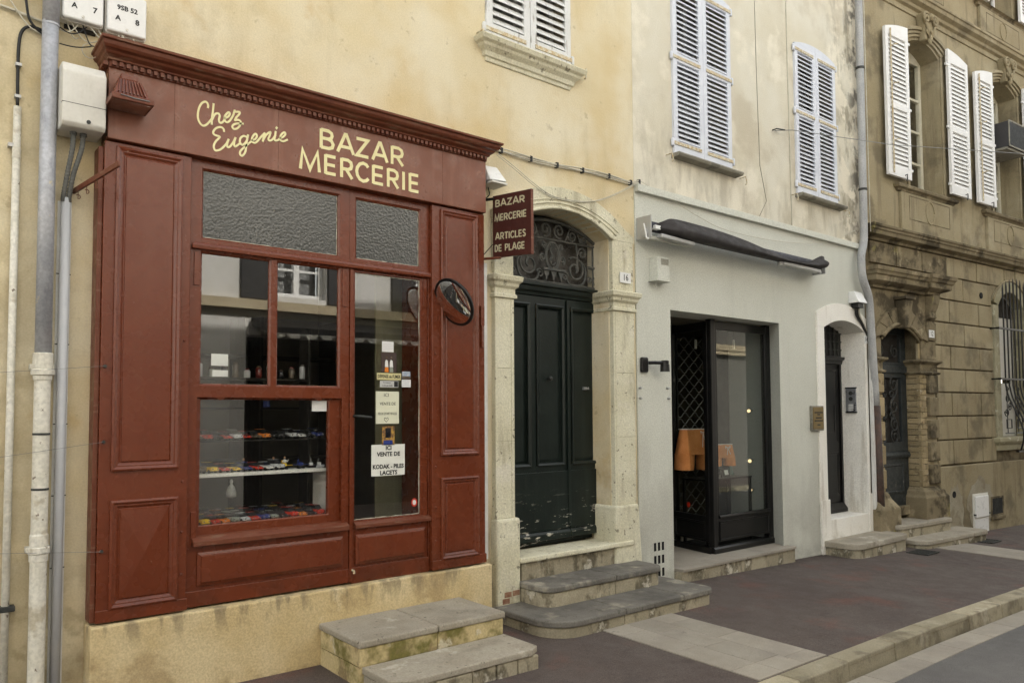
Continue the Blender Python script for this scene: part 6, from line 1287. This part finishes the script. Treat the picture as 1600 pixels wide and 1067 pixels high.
for s in (-1, 1):
    X = lambda pts: [(1.11+s*a, b) for a, b in pts]
    for zc_ in (2.03, 1.72, 1.45, 1.28):
        qq(X(spiral(.16, zc_, .11, .02, 1.8, 1.4, 18)))
    for zc_ in (1.88,1.58): qq(X(spiral(.09, zc_, .07, .015, -1.0, 1.3, 14)))
    qq(X(smooth_pts([(.26,2.1),(.22,1.9),(.05,1.7),(.20,1.5),(.27,1.25)])), .012); qq(X(spiral(.2, 2.5, .1, .02, 2, 1.4)))
bo('door_scrollwork', g12, m_gmetal, d12); bo('knob', M().lathe([(.02,0),(.03,-.03),(.015,-.045)], (.72,DR-.001,1.12), 10, 'y'), m_brass, d12)
np_ = thing('number_plate', (0,0,0), 'white plate with number 12 right of the carved doorway', 'number plate', 'enamel house number plates', rz=R(-4.5), local=True)
np_.location = Matrix.Rotation(R(-4.5), 3, 'Z') @ Vector((1.90,-.045,2.765)) + Vector((9.9,0,0))
obj('plate', M().box(-.075,.075,-.006,0,-.055,.055), m_plate, np_, bev=.002); text('12', .10, (0,-.0075,0), m_ink, np_, 'numeral', sx=.85)
# ---- barred window
def srw(n_, m_, **k): return bo(n_, m_, mat_rw, **k)
mat_rw = mat('pale_olive_stone', (.33,.30,.19), (.40,.37,.26), 4, .9, .4, 50, [dict(c=(.6,.57,.45), s=7, lo=.6, hi=.68, k=.8), dict(c=(.17,.15,.08), s=4, lo=.52, hi=.66, k=.6)])
WA, WB = arc(4.57, 3.36, .45, .24, 14), arc(4.57, 3.42, .63, .36, 14)
rs = srw('window_surround', M().wall(3.945, 5.195, 1.22, 3.36, -.015, .15, [(4.12,5.02,1.22,3.36)]), bev=.005)
obj('arch_ring', M().prism(WA + list(reversed(WB)), -.015, .15), mat_rw, rs, bev=.004)
obj('hood', M().tube([(x_, -.02, z_+.012) for x_, z_ in WB], .018, 6), m_brown, rs, smooth=True)
bo('arch_infill', M().prism([(3.93,3.325)] + [(x_, z_) for x_, z_ in WB if x_ < 4.571] + [(4.571,3.83),(3.93,3.83)], .02, .05), m_brown); bo('arch_infill', M().prism([(x_, z_) for x_, z_ in WB if x_ > 4.569] + [(5.22,3.325),(5.22,3.83),(4.569,3.83)], .02, .05), m_brown)
bo('window_sill', M().cornice(3.93, 5.21, 0, [(0,1.0),(.03,1.005),(.04,1.09),(.07,1.12),(.09,1.15),(.09,1.20),(.07,1.215),(0,1.218)], .15), mat_rw, bev=.006)
rwn = bo('window', M().wall(4.10, 5.04, 1.20, 3.62, .17, .21, [(4.16,4.98,2.10,2.16)]), m_plast); obj('fanlight', M().prism([(p_[0]*.98+4.57*.02, p_[1]-.03) for p_ in WA] + [(4.98,3.2),(4.16,3.2)], .163, .169), m_dark, rwn)
for k in range(7): obj('board', M().box(4.14+k*.127, 4.26+k*.127, .158, .169, 2.17, 3.19), m_plast, rwn, bev=.003)
for k in range(3): obj('poster', M().box(4.2, 4.52, .160, .168, 1.62-k*.13, 1.71-k*.13), mat('poster_red', (.5,.10,.08), (.7,.6,.55), 40, .6) if k == 0 else bpy.data.materials['poster_red'], rwn)
gt = thing('window_grille', (0,0,0), 'black wrought iron window grille with bellied bars on the brown house', 'grille', rz=R(-4.5), local=True); gt.location = (9.9,0,0)
for k in range(9):
    s = 4.03+k*.128; zt = 3.60+.12*math.sin(math.pi*k/8)
    pts = [(s,-.12,zt+.09),(s,-.12,zt),(s,-.12,2.10)] + smooth_pts([(s,-.12,2.05),(s,-.16,1.85),(s,-.27,1.58),(s,-.345,1.35),(s,-.345,1.18),(s,-.31,1.04),(s,-.29,1.0)], 4)
    obj('bar', M().tube(pts, [.004]+[.013]*(len(pts)-1), 8), m_black, gt, smooth=True)
for z, y_ in ((2.96,-.12),(2.15,-.12),(1.0,-.29)): obj('cross_bar', M().box(3.82 if z > 1.1 else 3.95, 5.3, y_-.022, y_+.022, z-.014, z+.014), m_black, gt); 
for z in (2.96,2.15): obj('tie', M().box(3.82,3.85,-.12,.0,z-.012,z+.012), m_black, gt)
sm_ = M()
for s in (4.12,4.5,4.88):
    for c_, z, r_, a_ in ((0,1.98,.05,0),(.0,1.83,.06,2),(.08,1.70,.07,1),(-.04,1.62,.08,3),(.12,1.76,.05,4)): sm_.tube([(p[0],-.10,p[1]) for p in spiral(s+c_, z, r_, .012, a_, 1.4, 16)], .008, 5)
    sm_.tube([(s-.05,-.10,1.36),(s+.12,-.10,1.36),(s+.12,-.10,1.5),(s-.05,-.10,1.5),(s-.05,-.10,1.36)], .009, 5); sm_.tube([(s-.10,-.10,1.28),(s+.2,-.10,1.28)], .009, 5); sm_.tube([(s-.02,-.10,1.28),(s-.02,-.10,1.95)], .007, 5)
obj('scrollwork', sm_, m_black, gt)
mc = thing('meter_cabinet', (0,0,0), 'white metal meter cabinet low in the brown house plinth', 'cabinet', rz=R(-4.5), local=True); mc.location = (9.9,0,0)
obj('housing', M().box(2.92,3.40,-.075,-.0585,-.35,.38), m_plast, mc, bev=.004); obj('lid', M().box(2.95,3.37,-.10,-.0755,.02,.345), m_plate, mc, bev=.012); obj('lower_lid', M().box(2.95,3.37,-.082,-.0755,-.22,.0), m_plate, mc, bev=.004)
for s in (2.93,3.39): obj('clasp', M().box(s-.012,s+.012,-.105,-.076,.06,.08), m_gmetal, mc)
vg = thing('cellar_vent', (0,0,0), 'dark framed cellar vent right of the white meter cabinet', 'vent', rz=R(-4.5), local=True); vg.location = (9.9,0,0)
obj('frame', M().frame(3.52,3.93,.0,.30,.025,-.07,-.0585), m_brownd, vg); obj('opening', M().box(3.545,3.905,-.0625,-.0585,.025,.275), m_shadow, vg)
for k in range(9): obj('bar', M().box(3.56+k*.04,3.572+k*.04,-.067,-.063,.025,.275), m_gmetal, vg)
obj('sill', M().box(3.50,3.95,-.09,-.0585,-.05,-.002), m_brownd, vg, bev=.006)
s12 = thing('stone_steps', (11.2,-.2,gz(11.2)), 'two rounded stone steps below the carved doorway of the brown house', 'steps', 'stone doorsteps along the pavement', rz=R(-4.5), local=True); s12.location = (9.9,0,0)
step(s12, .60, 2.02, -.22, .2, .12, -.35, [], .10, .08, .06, m_stepstone, m_riser); step(s12, .62, 2.42, -.52, -.02, -.05, -.45, [1.95], .16, .10, .06, m_stepstone, m_riser)
# ================================================================ across the street: seen only as reflections
oh = thing('opposite_house', (3,-8,0), 'pale house across the street, seen reflected in the bazaar windows', 'house')
o2 = thing('opposite_house', (18,-8,0), 'house across the street, darkened to read as shaded, reflected in the black shop window', 'house')
OY = -8.0
obj('wall', M().wall(-14, 11.2, -.8, 8.6, OY-.4, OY, [(4.66,10.5,-.8,3.0),(5.1,6.1,3.70,5.6),(8.0,9.0,3.70,5.6)  ,(1.0,2.0,3.7,5.6),(-4,-3,3.7,5.6)]), m_oppw, oh)
obj('shop_front', M().box(4.6, 10.6, OY-.9, OY-.8, -.8, 3.1), m_oppb, oh); obj('string_course', M().box(-14, 24, OY, OY+.16, 3.42, 3.58), m_oppt, oh); obj('roof', M().prism([(OY+.5,8.62),(OY-6,8.62),(OY-3,9.8)][::-1], -14, 24, 'x'), m_roof, oh)
for (a, b) in ((5.1,6.1),(8.0,9.0),(1.0,2.0),(-4,-3)):
    w = obj('window', M().frame(a, b, 3.70, 5.6, .08, OY-.2, OY-.14), m_shutb, oh); obj('mullion', M().box((a+b)/2-.05,(a+b)/2+.05,OY-.2,OY-.141,3.78,5.52), m_shutb, w); obj('curtain', M().box(a+.05,b-.05,OY-.36,OY-.34,3.75,5.55), mat('lace', (.35,.35,.34), (.1,.1,.1), 30, .9) if a == 5.1 else bpy.data.materials['lace'], w)
    for c_ in (4.2,4.75,5.2): obj('glazing_bar', M().box(a+.08,b-.08,OY-.19,OY-.15,c_-.02,c_+.02), m_shutb, w)
    for a2, b2 in ((a-.55,a-.03),(b+.03,b+.55)): obj('shutter', M().box(a2,b2,OY+.003,OY+.05,3.62,5.62), m_opps, oh)
oa = thing('striped_awning', (8.5,-7.6,3.1), 'dark awning of the shop across the street, seen reflected in the bazaar door', 'awning')
obj('canopy', M().prism([(OY+.01,3.30),(OY+.75,3.08),(OY+.75,2.98),(OY+.01,3.15)], 4.75, 10.6, 'x'), m_oppb, oa)
for k in range(20): obj('scallop', M().prism([(4.76+k*.293,2.979),(5.04+k*.293,2.979),(4.97+k*.293,2.90),(4.83+k*.293,2.90)][::-1], OY+.735, OY+.75), m_plast, oa)
fb = obj('fascia_board', M().box(4.8,10.4,OY-.5,OY-.44,2.45,2.85), m_oppb, oh); text('PHARMACIE', .30, (7.6,OY-.425,2.64), mat('grey_letters', (.11,.11,.10), None, 4, .7), oh, 'lettering', facing='+y', off=.006, sx=1.25)
m_o2 = mat('shade_tinted_stone', (.10,.095,.085), (.13,.12,.105), 1.5, .9, .2, 60)  # stone coloured darker so a sunlit front reads as one in shade
obj('wall', M().wall(11.22, 34, -.8, 9.0, OY-.5, OY-.02, [(13,14,3.8,5.8),(17,18,3.8,5.8),(14,16.5,-.8,2.6)]), m_o2, o2); obj('string_course', M().box(11.22,34,OY-.02,OY+.12,3.3,3.5), m_oppt, o2); obj('roof', M().prism([(OY+.4,9.02),(OY-6,9.02),(OY-3,10.2)][::-1], 11.22, 34, 'x'), m_roof, o2)
for a in (13,17):
    w = obj('window', M().frame(a, a+1, 3.8, 5.8, .07, OY-.25, OY-.18), m_shutb, o2); obj('pane', M().box(a+.05,a+.95,OY-.3,OY-.28,3.85,5.75), m_dark, w)
obj('shop_front', M().box(13.9,16.6,OY-.9,OY-.8,-.8,2.7), m_oppb, o2)
